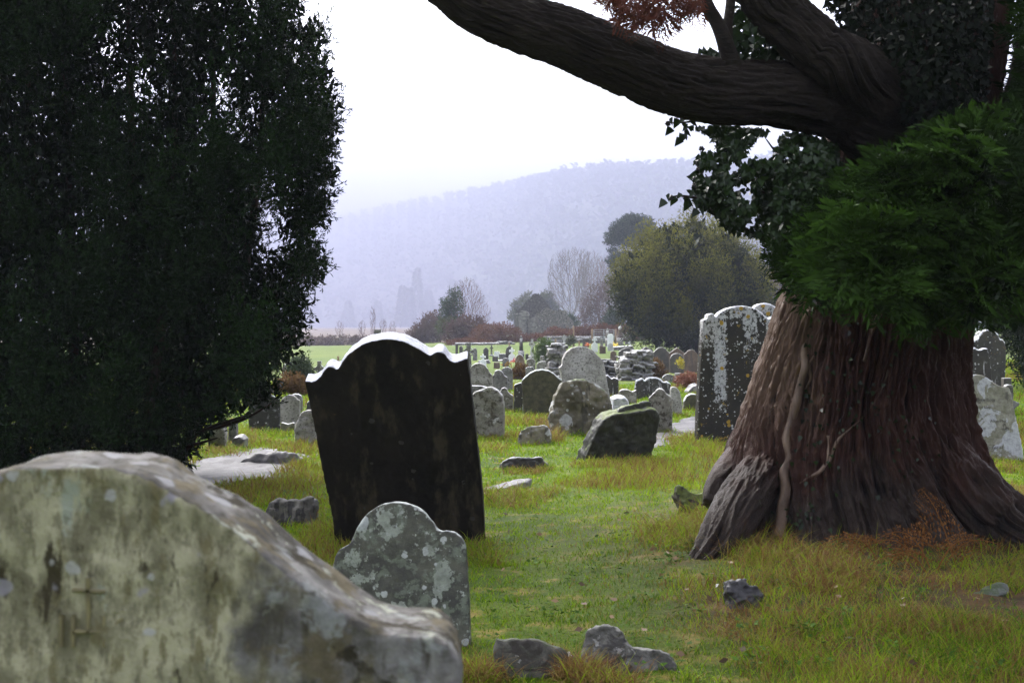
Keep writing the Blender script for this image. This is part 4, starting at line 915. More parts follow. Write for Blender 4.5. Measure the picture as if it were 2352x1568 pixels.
def obelisk(label, cx, w, yt, ys, yb, wb, depth, mat):
    c = pt(cx, yb, depth); k = depth / F; g0 = float(ground(c[0], c[1], False)); zt = pt(cx, yt, depth)[2]; zs = pt(cx, ys, depth)[2]
    e = empty('obelisk', (c[0], c[1], g0), label, 'monument', 'stone monuments in the far graveyard')
    def fr(z0, z1, w0, w1, nm):
        V = np.array([(sx_ * q, sy_ * q, z) for z, q in ((z0, w0), (z1, w1)) for sx_, sy_ in ((-1, -1), (1, -1), (1, 1), (-1, 1))]) + [c[0], c[1], 0]
        mesh(nm, V, BOXF, mat, e)
    fr(g0 - .2, zs, wb * k / 2, wb * k * .46, 'plinth'); fr(zs, zt - w * k * .6, w * k * .5, w * k * .36, 'shaft'); fr(zt - w * k * .6, zt, w * k * .36, .03, 'tip')
    return e
obelisk('dark pillar monument on a square plinth in front of the bracken', 1197, 9, 771, 805, 826, 15, 80, M_row)
obelisk('slim beige obelisk standing before the field gate', 1395, 8, 754, 776, 790, 10, 110, M_pale)
# statue on pedestal
c = pt(1424, 790, 114); k = 114 / F; g0 = float(ground(c[0], c[1], False)); e = empty('statue_monument', (c[0], c[1], g0), 'tall dark monument with a pale figure on top beside the golden yew', 'monument')
zz = lambda y: pt(1424, y, 114)[2]
B = Bag(); B.add(*box((c[0], c[1], (g0 + zz(776)) / 2 - .1), (14 * k, 14 * k, zz(776) - g0 + .2))); B.build('pedestal', M_pale, e)
V, f, _ = tube([(c[0], c[1], zz(776)), (c[0], c[1], zz(768)), (c[0], c[1], zz(758)), (c[0], c[1], zz(754))], [.27, .24, .17, .08], 10, 4); B = Bag(); B.add(V, f); B.build('pillar', M_brown, e)
V, f, _ = tube([(c[0], c[1], zz(755)), (c[0], c[1], zz(752)), (c[0], c[1], zz(750)), (c[0], c[1], zz(748)), (c[0], c[1], zz(746))], [.13, .15, .08, .11, .04], 10, 4); B = Bag(); B.add(V, f); B.build('figure', M_white, e)

# ------------------------------------------------------------------ dry stone ruins
def drywall(name, label, outl, depth, thick, mat, course=.16, mean=.32, yaw=0, cat='ruined wall'):
    """courses of separate flat stones stacked inside an outline"""
    O = np.array(outl, float); P = pt(O[:, 0], O[:, 1], depth); xz = P[:, [0, 2]]
    b = np.array([xz[:, 0].mean(), depth, xz[:, 1].min()])
    B = Bag(); z = xz[:, 1].min() - .35; ca, sa = math.cos(math.radians(yaw)), math.sin(math.radians(yaw))
    while z < xz[:, 1].max():
        h = course * RNG.uniform(.45, 1.6)
        for yl in ((-thick * .28, thick * .28) if thick > .35 else (0,)):
            x = xz[:, 0].min() - .1
            while x < xz[:, 0].max():
                wd = mean * RNG.uniform(.35, 1.7)
                if in_poly(np.array(x + wd * .5), np.array(max(z + h * .5, xz[:, 1].min() + .01)), xz):
                    V, f = box((x + wd / 2 - b[0], yl + RNG.uniform(-.03, .03), z + h / 2), (wd * RNG.uniform(.86, 1.0), thick * .56 * RNG.uniform(.7, 1.15), h * RNG.uniform(.8, 1.05)), RNG.uniform(-.22, .22), .38)
                    V = np.stack([b[0] + V[:, 0] * ca - V[:, 1] * sa, b[1] + V[:, 0] * sa + V[:, 1] * ca, V[:, 2]], -1)
                    B.add(V, f)
                x += wd
        z += h
    cx_ = xz[:, 0].mean(); wz = xz[:, 1].max() - xz[:, 1].min(); V, f = box((0, 0, xz[:, 1].min() + wz * .40), ((xz[:, 0].max() - xz[:, 0].min()) * .86, thick * .5, wz * .84)); B.add(np.stack([cx_ + V[:, 0] * ca - V[:, 1] * sa, b[1] + V[:, 0] * sa + V[:, 1] * ca, V[:, 2]], -1), f)
    o = B.build(name, mat); tag(o, label, cat)
    md = o.modifiers.new('worn_edges', 'REMESH'); md.mode = 'VOXEL'; md.voxel_size = max(.022, course * .19); md.use_smooth_shade = True
    dd = o.modifiers.new('rubble_relief', 'DISPLACE'); dd.texture = cloud(.12); dd.strength = course * .5; dd.mid_level = .5; dd.texture_coords = 'LOCAL'
    return o
drywall('ruined_wall', 'tumbled dry-stone wall end with a mossy capstone before the dark row', [(1426, 905), (1428, 830), (1434, 818), (1440, 812), (1448, 806), (1462, 804), (1490, 803), (1493, 812), (1492, 905)], 44, .8, M_masonry, .105, .30, 8)
drywall('ruined_wall', 'low dark section of dry-stone wall behind the tall speckled headstone', [(1384, 905), (1386, 826), (1392, 822), (1402, 824), (1410, 828), (1424, 830), (1432, 832), (1432, 905)], 46, .7, stone_mat('dark_masonry', (.030, .028, .024), (.075, .068, .058), scale=12, patches=[((.25, .25, .24), 7, .64, .69, .5)], top=((.30, .30, .30), .35, .8), rough=.7, bump=.6), .085, .32, -6)
drywall('ruined_pier', 'crumbling stone pier stacked of rough blocks beside the tall speckled headstone', [(1264, 900), (1266, 800), (1270, 789), (1282, 787), (1292, 793), (1302, 796), (1306, 806), (1304, 830), (1308, 900)], 42, .7, M_masonry, .14, .30, 0)

# ------------------------------------------------------------------ ruined church
M_church = stone_mat('church_rubble', (.075, .068, .060), (.19, .17, .15), scale=5.0, patches=[((.035, .032, .028), 4.5, .55, .60, .3), ((.42, .40, .37), 5.0, .585, .62, .3), ((.17, .13, .085), 2.0, .62, .67, .4)], top=((.13, .125, .12), .35, .8), rough=.8, bump=.9, fine=5)
def jag(O, amp, step=3.0, seed=0, keep=2):
    """break straight edges of a wall head into stones"""
    r = np.random.default_rng(seed); out = []
    for i in range(len(O)):
        a = np.array(O[i], float); b2 = np.array(O[(i + 1) % len(O)], float); n = max(1, int(np.linalg.norm(b2 - a) / step))
        for j in range(n):
            q = a + (b2 - a) * j / n
            out.append(tuple(q + (r.uniform(-amp, amp, 2) if min(a[1], b2[1]) < 745 and j else 0)))
    return out
cb = pt(1250, 766, 168)
ch = empty('ruined_church', (cb[0], cb[1], float(ground(cb[0], cb[1], False))), 'roofless ruined stone church with a pointed gable beyond the bracken bank', 'church')
M_gable = stone_mat('church_gable_stone', (.040, .036, .034), (.10, .09, .08), scale=4.0, patches=[((.20, .18, .155), 5, .61, .65, .3)], rough=.85, bump=.6, fine=6)
M_chfront = stone_mat('church_front_stone', (.17, .16, .145), (.28, .265, .24), scale=3.0, streak=((.09, .082, .074), 2, .5, .65), lines=((.08, .073, .066), 6, .54, .62), top=((.13, .125, .12), .35, .8), rough=.85, bump=.6, fine=6)
def wall(name, outl, depth, yaw, seed, thick=.9, amp=1.0): return stone(name, None, None, jag(outl, amp, 3, seed), {'front_wall': M_chfront, 'gable_wall': M_gable}.get(name, M_church), thick, 0, yaw, depth, .6, None, (), 0, None, ch, False)
wall('gable_wall', [(1183, 775), (1183, 715), (1195, 708), (1203, 700), (1208, 691), (1217, 687), (1223, 677), (1230, 674), (1242, 677), (1248, 685), (1255, 695), (1260, 703), (1268, 713), (1268, 775)], 176, 0, 1)
wall('front_wall', [(1181, 766), (1182, 716), (1190, 716), (1198, 713), (1208, 714), (1214, 719), (1216, 724), (1212, 726), (1213, 731), (1207, 731), (1207, 766)], 168, -6, 2)
wall('front_wall', [(1213, 766), (1213, 733), (1219, 732), (1225, 728), (1231, 724), (1232, 766)], 168, -6, 3)
wall('side_wall', [(1230, 770), (1229, 722), (1235, 719), (1241, 717), (1246, 711), (1250, 707), (1259, 707), (1264, 710), (1270, 712), (1279, 714), (1283, 710), (1288, 710), (1294, 713), (1302, 716), (1303, 724), (1307, 728), (1312, 733), (1317, 738), (1318, 770)], 166, 0, 4)

# ------------------------------------------------------------------ gate, posts
M_steel = plain_mat('galvanised_steel', (.42, .43, .45), .4); M_wood = bark_mat('post_wood', (.16, .10, .05), (.30, .20, .11), stretch=(20, 20, 3))
gb = pt(1387, 775, 122); gz = float(ground(gb[0], gb[1], False)); ge = empty('field_gate', (gb[0], gb[1], gz), 'grey metal field gate standing against the bracken hedge', 'gate')
kk = 122 / F; gw = 46 * kk; gh = (pt(1387, 757, 122)[2] - gz)
B = Bag()
for x in (-.5, 0, .5): B = Bag(); B.add(*box((gb[0] + x * gw, gb[1], gz + gh * .62), (.06, .06, gh * .78))); B.build('gate_upright', M_steel, ge)
for z in np.linspace(.24, 1, 6): B = Bag(); B.add(*box((gb[0], gb[1] - .04, gz + gh * z), (gw, .045, .05))); B.build('gate_bar', M_steel, ge)
for x in (-.5, .5): B = Bag(); B.add(*box((gb[0] + x * (gw + .35), gb[1], gz + gh * .5), (.16, .16, gh * 1.1))); B.build('gate_post', M_wood, ge)
for i, (x, yt, yb, dp, lab) in enumerate([(776, 817, 842, 80, 'short wooden post in the green field left of the black headstone'), (1317, 748, 796, 108, 'tall slim wooden post right of the ruined church'), (1169, 786, 806, 110, 'thin fence post behind the black curved headstone'), (1237, 783, 804, 105, 'thin fence post above the green shrub'), (1276, 778, 800, 108, 'thin fence post between the shrub and the whitish cross'), (1330, 783, 797, 112, 'short fence post near the dark block headstone')]):
    c = pt(x, yb, dp); zt = pt(x, yt, dp)[2]; z0 = float(ground(c[0], c[1], False))
    V, f, d = tube([(c[0], c[1], z0 - .3), (c[0] + .02, c[1], (z0 + zt) / 2), (c[0], c[1], zt)], [.07, .065, .06], 8, 2); B = Bag(); B.add(V, f); o = B.build('fence_post', M_wood); tag(o, lab, 'fence post', 'wooden fence posts')

# ------------------------------------------------------------------ grave rail and flowers
rb = pt(1580, 866, 41); e = empty('grave_railing', (rb[0], rb[1], rb[2] - .5), 'thin iron railing round a grave below the dark row', 'railing')
for yy in (864, 870): B = Bag(); q0 = pt(1528, yy - (-2 if yy == 864 else 0), 41); q1 = pt(1604, yy, 41); V, f, _ = tube([q0, (q0 + q1) / 2, q1], [.018] * 3, 6, 2); B.add(V, f); B.build('rail', M_steel, e)
for x in (1530, 1556, 1580, 1602): B = Bag(); q0 = pt(x, 864, 41.1); V, f, _ = tube([q0, q0 - [0, 0, .5], q0 - [0, 0, 1.0]], [.016] * 3, 6, 1); B.add(V, f); B.build('rail_post', M_steel, e)
for x, y, dp, c, lab in ((1412, 792, 99, (.75, .55, .03), 'yellow flowers on the grave by the white marble headstone'), (1166, 837, 66, (.42, .22, .03), 'round wreath with an orange centre below a white cross'), (1183, 830, 74, (.5, .06, .04), 'red flower bunch at the foot of a white cross'), (1350, 792, 106, (.55, .16, .05), 'orange flowers by the dark block headstone')):
    p = pt(x, y, dp); C = p + RNG.normal(size=(60, 3)) * [.12, .06, .07]
    V, Fc, t = kites(C, RNG.normal(size=(60, 3)) + [0, -.3, .6], .11, .08, RNG.random(60))
    o = mesh('flowers', V, Fc, leaf_mat('petals', c, tuple(min(1, v * 1.2) for v in c), .6, .2), attrs={'tint': t}); tag(o, lab, 'flowers')
# =================================================================== trees
def crown_pts(poly, depth, thick, n, emax=120, seed=1, shell=.45, hole=None):
    """clump centres filling an outline with a rounded depth"""
    r = np.random.default_rng(seed); poly = np.array(poly, float); x0, y0 = poly.min(0); x1, y1 = poly.max(0)
    xs, ys = [], []; k = 0
    while k < n:
        x = r.uniform(x0, x1, n * 2); y = r.uniform(y0, y1, n * 2); m = in_poly(x, y, poly); xs.append(x[m]); ys.append(y[m]); k += m.sum()
    x = np.concatenate(xs)[:n]; y = np.concatenate(ys)[:n]
    e = edge_dist(x, y, poly); half = thick * np.sqrt(np.clip(1 - (1 - np.clip(e / emax, 0, 1)) ** 2, 0.02, 1))
    off = half * np.sign(r.uniform(-1, 1, n)) * r.random(n) ** shell
    d = depth + off
    return pt(x, y, d), off / thick, x, y

def sprigs(C, outd, r, per, nl, L, Wd, zs=1.0, up=.4, seed=2, twig=.5):
    """around every clump centre `per` twigs, each with `nl` leaves along it"""
    g = np.random.default_rng(seed); n = len(C)
    o = g.normal(size=(n, per, 3)); o = unit(o) * (g.random((n, per, 1)) ** .4) * r; o[..., 2] *= zs
    S = C[:, None] + o
    D = unit(unit(o) + outd[:, None] * .5 + [0, 0, up] + g.normal(size=o.shape) * .45)
    t = np.linspace(.1, 1, nl)[None, None, :, None]
    tl = L * twig * nl * .35
    B = S[:, :, None] + D[:, :, None] * t * tl + g.normal(size=(n, per, nl, 3)) * L * .08
    LD = unit(D[:, :, None] * .9 + g.normal(size=(n, per, nl, 3)) * .65)
    k = n * per * nl
    return B.reshape(k, 3), LD.reshape(k, 3), L * g.uniform(.6, 1.25, k), Wd * g.uniform(.7, 1.2, k)

def ctint(C, fr, sd, scale=1.2, lo=.15, hi=.85): return np.clip(lo + (hi - lo) * fbm(C[:, 0] * scale, C[:, 1] * scale, C[:, 2] * scale, seed=sd, octv=3) + .2 * fr, 0, 1)

def bare_tree(B, base, h, spread, seed, r0=.18, levels=6, up=.35, start=.2, ring=5, twig=.012, split=(2, 3), ang=.55):
    """leafless branching"""
    g = random.Random(seed)
    segs = []
    def grow(p, d, L, r, lv):
        q = p + d * L * .5 + Vector((g.uniform(-1, 1), g.uniform(-1, 1), g.uniform(-.3, .6))) * L * .06
        d2 = (d + Vector((g.uniform(-1, 1), g.uniform(-1, 1), g.uniform(-.3, 1) * up)) * .18).normalized()
        e = q + d2 * L * .5
        segs.append((p, q, e, r, max(twig, r * .66)))
        if lv == 0: return
        k = g.randint(*split) + (1 if lv < 3 else 0)
        for i in range(k):
            a = g.uniform(.5, 1.2) * ang * spread; az = g.uniform(0, 2 * math.pi)
            t = d2.orthogonal().normalized(); s = d2.cross(t)
            nd_ = (d2 * math.cos(a) + (t * math.cos(az) + s * math.sin(az)) * math.sin(a) + Vector((0, 0, up * .25))).normalized()
            grow(e if i < 2 else q, nd_, L * g.uniform(.66, .90), max(twig, r * (.66 if i == 0 else .5)), lv - 1)
    grow(Vector(base), Vector((g.uniform(-.05, .05), g.uniform(-.05, .05), 1)).normalized(), h * .30, r0, levels)
    P = np.array([[list(a), list(b), list(c)] for a, b, c, _, _ in segs]); R = np.array([[r, (r + s) / 2, s] for *_, r, s in segs])
    # size to wanted height
    m = P[..., 2].max() - base[2]; P = np.array(base) + (P - np.array(base)) * (h / m)
    th = np.linspace(0, 2 * np.pi, ring, endpoint=False); T = unit(P[:, 2] - P[:, 0]); A = unit(np.cross(T, [.3, .5, .81])); Bv = np.cross(T, A)
    V = P[:, :, None] + R[:, :, None, None] * (np.cos(th)[None, None, :, None] * A[:, None, None] + np.sin(th)[None, None, :, None] * Bv[:, None, None])
    n = len(P); gf = grid_faces(3, ring, True)
    B.add(V.reshape(-1, 3), (np.arange(n)[:, None, None] * 3 * ring + gf[None]).reshape(-1, 4), .4)
    return P[:, 2]

# ------------------------------------------------------------------ dark upright yew
YEWP = [(690, -20), (697, 20), (680, 45), (705, 60), (712, 42), (735, 40), (752, 60), (755, 110), (750, 135), (768, 170), (770, 205), (780, 255), (779, 290), (766, 325), (770, 372), (772, 400), (760, 440), (757, 478), (735, 515), (722, 548), (706, 570),
        (722, 575), (745, 580), (753, 605), (748, 638), (728, 655), (708, 664), (700, 685), (712, 712), (704, 745), (700, 775), (682, 815), (658, 842), (646, 868), (648, 890), (635, 915), (600, 940), (560, 945), (524, 962), (500, 985), (470, 1010), (445, 1040), (440, 1075), (478, 1060), (486, 1085), (440, 1100),
        (300, 1095), (100, 1095), (-200, 1090), (-420, 1060), (-560, 800), (-620, 300), (-560, -300), (-350, -650), (-50, -820), (250, -800), (450, -620), (600, -350), (660, -150)]
yb = groundhit(250, 1092)[0]; YD = 13.4
yew = empty('yew_tree', (pt(220, 1090, YD)[0], YD, float(ground(pt(220, 1090, YD)[0], YD))), 'huge black-green upright yew filling one side of the view', 'tree')
M_yewleaf = leaf_mat('dark_yew_needles', (.003, .007, .0018), (.015, .038, .006), .5, .10, .10)
M_yewbark = bark_mat('yew_bark', (.016, .007, .005), (.045, .020, .013), stretch=(16, 16, 2), spec=.15)
# upright plumes: long bundles of twigs, dark hollows and slits of sky between them
YP = np.array(YEWP, float); gy_ = np.random.default_rng(12)
PC, pf, ppx, ppy = crown_pts(YEWP, YD, 1.35, 520, 130, seed=11, shell=.4)
m_ = edge_dist(ppx, ppy, YP) > 9; PC, pf, ppx = PC[m_], pf[m_], ppx[m_]
ns = 34; npl = len(PC)
off = unit(gy_.normal(size=(npl, ns, 3))) * (gy_.random((npl, ns, 1)) ** .5); rr_ = gy_.uniform(.17, .27, npl)[:, None, None]
off = off * rr_ * np.array([1, 1, 2.9]); off[..., 0] += off[..., 2] * ((ppx - 230) / 700 * .35)[:, None]
C = (PC[:, None] + off).reshape(-1, 3); fr = np.repeat(pf, ns); pt_ = np.repeat(gy_.uniform(0, 1, npl), ns)
qx, qy = project(C); m_ = in_poly(qx, qy, YP); C, fr, pt_ = C[m_], fr[m_], pt_[m_]; od = unit(off.reshape(-1, 3)[m_] * [1, 1, .3])
P_, D_, L_, W__ = sprigs(C, od, .10, 6, 7, .050, .0125, 1.6, .75, seed=12)
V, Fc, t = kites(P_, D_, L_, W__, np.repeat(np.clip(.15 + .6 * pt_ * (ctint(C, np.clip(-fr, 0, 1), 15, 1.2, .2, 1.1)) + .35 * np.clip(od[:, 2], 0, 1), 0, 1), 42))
mesh('crown', V, Fc, M_yewleaf, yew, attrs={'tint': t})
# dark leaf fill added to block light through the heart of the crown
Ci, fri, _, _ = crown_pts(YEWP, YD, .8, 36000, 160, seed=13)
gap = fbm(Ci[:, 0] * 2.1 + Ci[:, 1] * .25, Ci[:, 2] * .75, seed=77, octv=3); gap2 = fbm(Ci[:, 0] * 5, Ci[:, 2] * 3.2, seed=78, octv=2)
ex = edge_dist(*project(Ci), YP); keep = ~((gap > .71) | ((gap > .50) & (gap2 > .71))) & (ex > 15); Ci = Ci[keep]
Vi, Fi, ti = kites(np.repeat(Ci, 4, 0) + RNG.normal(size=(len(Ci) * 4, 3)) * .05, RNG.normal(size=(len(Ci) * 4, 3)) * [1, 1, 1.8], .105, .042, .05)
mesh('dark_inner_fill', Vi, Fi, M_yewleaf, yew, attrs={'tint': ti})
g = random.Random(5)
for k in range(9):
    x0 = -150 + k * 85 + g.uniform(-20, 20); x1 = 220 + (x0 - 220) * 1.5; d0 = YD + g.uniform(-.3, .3)
    b0 = pt(x0 * .5 + 110, 1090, d0); z0 = float(ground(b0[0], b0[1])); p1 = pt(x0, 800, d0 + g.uniform(-.5, .3)); p2 = pt((x0 + x1) / 2, 350, d0 + g.uniform(-.5, .5)); p3 = pt(x1 * .9, -150, d0)
    V, f, d = tube([(b0[0], b0[1], z0 - .2), p1, p2, p3], [.075, .055, .035, .012], 9, 8, .03, 14, k); B = Bag(); B.add(V, f, d); B.build('stem', M_yewbark, yew, smooth=True)
B = Bag()
for (pa, pb, pc) in (((480, 985), (560, 962), (625, 925)), ((420, 1010), (500, 975), (580, 950)), ((380, 1040), (450, 1020), (500, 1005)), ((600, 700), (680, 640), (735, 600)), ((560, 860), (610, 820), (680, 770))):
    V, f, d = tube([pt(pa[0], pa[1], YD - .3), pt(pb[0], pb[1], YD - .4), pt(pc[0], pc[1], YD - .5)], [.03, .02, .006], 6, 5, .01, 20); B.add(V, f, d)
B.build('branches', M_yewbark, yew)

# ------------------------------------------------------------------ big conifer: trunk
TD = 9.75
EDGE = np.array([(1420, 1545, 2470), (1300, 1586, 2420), (1262, 1606, 2395), (1225, 1625, 2368), (1190, 1640, 2332), (1160, 1651, 2312), (1125, 1659, 2290), (1090, 1668, 2270), (1050, 1680, 2246), (1020, 1690, 2232), (960, 1712, 2212), (900, 1735, 2204), (850, 1752, 2202), (800, 1770, 2204), (740, 1790, 2210), (640, 1826, 2216), (500, 1872, 2232), (400, 1902, 2245), (300, 1922, 2262), (150, 1950, 2282), (0, 1980, 2299), (-200, 2010, 2310), (-500, 2060, 2318), (-900, 2110, 2316), (-1400, 2160, 2310)], float)
ezz = CAMZ + (HORIZ - EDGE[:, 0]) / F * TD; eL = (EDGE[:, 1] - W_ / 2) / F * TD; eR = (EDGE[:, 2] - W_ / 2) / F * TD
def trunk_dims(z):
    l = np.interp(z, ezz[:], eL); r = np.interp(z, ezz[:], eR); return (l + r) / 2, (r - l) / 2
NT, NZ = 900, 620
zt = np.concatenate([np.linspace(-.5, 2.6, 430, endpoint=False), np.linspace(2.6, 8.8, 190)])
th = np.linspace(0, 2 * np.pi, NT, endpoint=False)
cxz, rxz = trunk_dims(zt); ryz = np.minimum(rxz, .72 + .55 * np.exp(-np.clip(zt, 0, 9) * 2.2))
TH, ZZ = np.meshgrid(th, zt, indexing='xy')
tw = TH + .10 * ZZ
cR = rxz[:, None]; low = np.exp(-np.clip(ZZ, 0, 9) * 1.5)
def ridged(k, s, seed, o=4):
    n_ = fbm(np.cos(tw) * k, np.sin(tw) * k, ZZ * s, seed=seed, octv=o); return 1 - np.abs(2 * n_ - 1)
warp = (fbm(np.cos(TH) * 2, np.sin(TH) * 2, ZZ * .9, seed=91) - .5)
tw = tw + warp * .35
big = fbm(np.cos(tw) * 2.6, np.sin(tw) * 2.6, ZZ * .30, seed=92, octv=3)
r1 = ridged(7.5, .45, 93); r2 = ridged(17, 2.0, 94); r3 = ridged(40, 6.5, 95, 2); r4 = fbm(np.cos(tw) * 55, np.sin(tw) * 55, ZZ * 16, seed=97, octv=2)
lump = fbm(np.cos(TH) * 5, np.sin(TH) * 5, ZZ * 4.5, seed=96, octv=4)
flare = np.abs(np.cos(TH * 2.5 + .6)) ** 2
disp = (big - .5) * .30 + (r1 - .62) * .12 + (r2 - .62) * .12 + (r3 - .62) * .045 + (r4 - .5) * .035 + low * ((lump - .5) * .20 + (flare - .5) * .10)
sid = np.abs(np.cos(TH)) ** 6                                     # keep the measured width at the sides
RX = cR + disp * (1 - .55 * sid); RY = ryz[:, None] + disp
TX = cxz[:, None] + RX * np.cos(TH); TY = TD + RY * np.sin(TH); TZ = ZZ + 0 * TH
relief = np.clip((.5 + (r1 - .62) * .5 + (r2 - .62) * 1.2 + (r3 - .62) * .6) + (lump - .5) * low * .5, 0, 1)
tb = (float(cxz[60]), TD, float(ground(cxz[60], TD, False)))
con = empty('conifer_tree', tb, 'massive old conifer with a flared, fluted reddish trunk and a long arching limb', 'tree')
def bark_big():
    m, nt, out = new_mat('fibrous_red_bark')
    tc = nd(nt, 'ShaderNodeTexCoord').outputs['Object']
    t = nd(nt, 'ShaderNodeAttribute', {'attribute_name': 'tint'}).outputs['Fac']
    sp = nd(nt, 'ShaderNodeSeparateXYZ', None, Vector=tc)
    n = noise(nt, nd(nt, 'ShaderNodeMapping', None, Vector=tc, Scale=(24, 24, 2.0)).outputs[0], 1.0, 8, .70, .6)
    n2 = noise(nt, nd(nt, 'ShaderNodeMapping', None, Vector=tc, Scale=(55, 55, 6)).outputs[0], 1.0, 5, .7)
    k = mth(nt, 'ADD', mth(nt, 'MULTIPLY', n, .6), mth(nt, 'MULTIPLY', t, .60))
    red = mix(nt, rng_(nt, k, .50, .72), (.0022, .0009, .0006), (.043, .0155, .009))
    grey = mix(nt, rng_(nt, k, .48, .76), (.0022, .0014, .0011), (.028, .0185, .0135))
    tan = mix(nt, rng_(nt, k, .48, .70), (.008, .004, .003), (.155, .100, .066))
    low = rng_(nt, mth(nt, 'ADD', sp.outputs[2], mth(nt, 'MULTIPLY', mth(nt, 'SUBTRACT', noise(nt, tc, 2.2, 5, .6), .5), 1.5)), .75, .15)
    col = mix(nt, low, red, grey)
    lf = mth(nt, 'MULTIPLY', rng_(nt, mth(nt, 'ADD', sp.outputs[0], mth(nt, 'MULTIPLY', noise(nt, tc, 3, 4), .3)), -.25, -.55), rng_(nt, sp.outputs[2], .5, 1.1))
    col = mix(nt, mth(nt, 'MULTIPLY', lf, .8), col, tan)  # tan flank: light from the left put into the bark colour
    gl = noise(nt, nd(nt, 'ShaderNodeMapping', None, Vector=tc, Scale=(5, 5, 1.5)).outputs[0], 1.0, 7, .7)
    col = mix(nt, mth(nt, 'MULTIPLY', rng_(nt, gl, .62, .70), rng_(nt, sp.outputs[2], 1.3, .1)), col, (.07, .085, .035))
    b = nd(nt, 'ShaderNodeBump', None, Strength=.75, Distance=.04, Height=mth(nt, 'ADD', n, mth(nt, 'MULTIPLY', n2, .45)))
    principled(nt, out, col, mth(nt, 'ADD', .30, mth(nt, 'MULTIPLY', n2, .4)), b.outputs[0], .22)
    return m
M_bark = bark_big()
mesh('trunk', np.stack([TX, TY, TZ], -1).reshape(-1, 3), grid_faces(NZ, NT, True), M_bark, con, attrs={'tint': relief.ravel()}, smooth=True)
def trunk_front(px, py):
    """depth of the bark under a photo point"""
    d = TD - 1.0
    for _ in range(12):
        p = pt(px, py, d); z = float(p[2]); cx, rx = trunk_dims(z); ry = min(rx, .72 + .55 * math.exp(-max(z, 0) * 2.2)); q = min(.97, abs(p[0] - cx) / rx)
        j = int(np.abs(zt - z).argmin()); a = math.atan2(-math.sqrt(1 - q * q), (p[0] - cx) / rx) % (2 * math.pi); i = int(a / (2 * math.pi) * NT) % NT
        d = .5 * d + .5 * float(TY[j, i])
    return d
# ---- limbs
M_limb = bark_mat('damp_limb_bark', (.005, .004, .003), (.024, .018, .014), (.070, .066, .036), stretch=(5, 22, 24), rough=.6, bump=1.0, lich=(.62, .74), spec=.15)
def limb(name, pts, rads, seed, ring=90, sub=26, amp=.06, freq=9, mat=None, along=.12): 
    V, f, d = tube([pt(x, y, dd) for x, y, dd in pts], [q * .94 for q in rads], ring, sub, amp, freq, seed, ridge=True, along=along); B = Bag(); B.add(V, f, d); return B.build(name, mat or M_limb, con, smooth=True)
k = 8.6 / F
limb('limb', [(2130, 330, 9.85), (2060, 278, 9.35), (1990, 250, 9.0), (1930, 232, 8.9), (1850, 224, 8.75), (1760, 214, 8.6), (1650, 210, 8.5), (1540, 188, 8.4), (1450, 152, 8.3), (1380, 122, 8.25), (1290, 84, 8.2), (1190, 52, 8.15), (1100, 12, 8.1), (1020, -50, 8.05), (900, -130, 8.0), (700, -190, 7.9)],
     [.40, .40, .31, .25, .21, .19, .190, .185, .180, .172, .165, .155, .150, .145, .13, .10], 5, ring=150, sub=34, amp=.085, freq=30)
limb('limb', [(2140, 330, 9.8), (2060, 240, 9.0), (1960, 165, 8.55), (1880, 110, 8.5), (1800, 40, 8.5), (1735, -40, 8.5), (1640, -200, 8.6)], [.34, .27, .19, .165, .155, .15, .12], 6, ring=150, sub=34, amp=.085, freq=28)
limb('bough', [(1690, 175, 8.45), (1676, 130, 8.4), (1662, 90, 8.35), (1645, 50, 8.35), (1622, 10, 8.3), (1600, -50, 8.3)], [.075, .058, .05, .046, .044, .04], 7, 24, 10, .012, 20)
limb('bough', [(1672, 110, 8.4), (1672, 60, 8.4), (1678, 10, 8.4), (1680, -60, 8.4)], [.04, .032, .03, .025], 8, 18, 8, .01, 20)
limb('bough', [(1880, 160, 8.9), (1862, 90, 8.9), (1838, 30, 8.9), (1815, -60, 8.9)], [.06, .05, .045, .04], 9, 20, 8, .01, 20)
limb('bough', [(1990, 150, 8.9), (1960, 70, 8.9), (1925, -20, 8.9)], [.05, .04, .03], 10, 16, 8, .01, 20)
limb('bough', [(2205, 735, 8.7), (2250, 722, 8.2), (2290, 712, 8.0), (2330, 718, 7.9), (2380, 728, 7.8), (2500, 742, 7.6)], [.045, .034, .03, .028, .026, .02], 11, 18, 10, .012, 20)
limb('bough', [(2230, 300, 9.4), (2300, 260, 8.8), (2330, 190, 8.5), (2350, 90, 8.4), (2400, -60, 8.2)], [.09, .06, .045, .035, .03], 12, 18, 10, .012, 20)
limb('root', [(1790, 1000, 9.9), (1760, 1060, 9.45), (1735, 1105, 9.15), (1702, 1155, 8.88), (1668, 1212, 8.62), (1632, 1275, 8.42), (1585, 1325, 8.25)], [.05, .10, .14, .15, .13, .10, .04], 13, 180, 40, .085, 26, M_bark, .11)
limb('root', [(2120, 950, 9.5), (2170, 1060, 9.2), (2230, 1145, 9.0), (2300, 1205, 8.9), (2370, 1245, 8.75), (2460, 1290, 8.6)], [.10, .18, .23, .22, .18, .10], 14, 180, 40, .10, 24, M_bark, .11)
limb('root', [(1715, 1030, 9.75), (1678, 1075, 9.65), (1650, 1115, 9.5), (1634, 1160, 9.4)], [.13, .10, .08, .05], 15, 40, 12, .08, 12, M_bark)

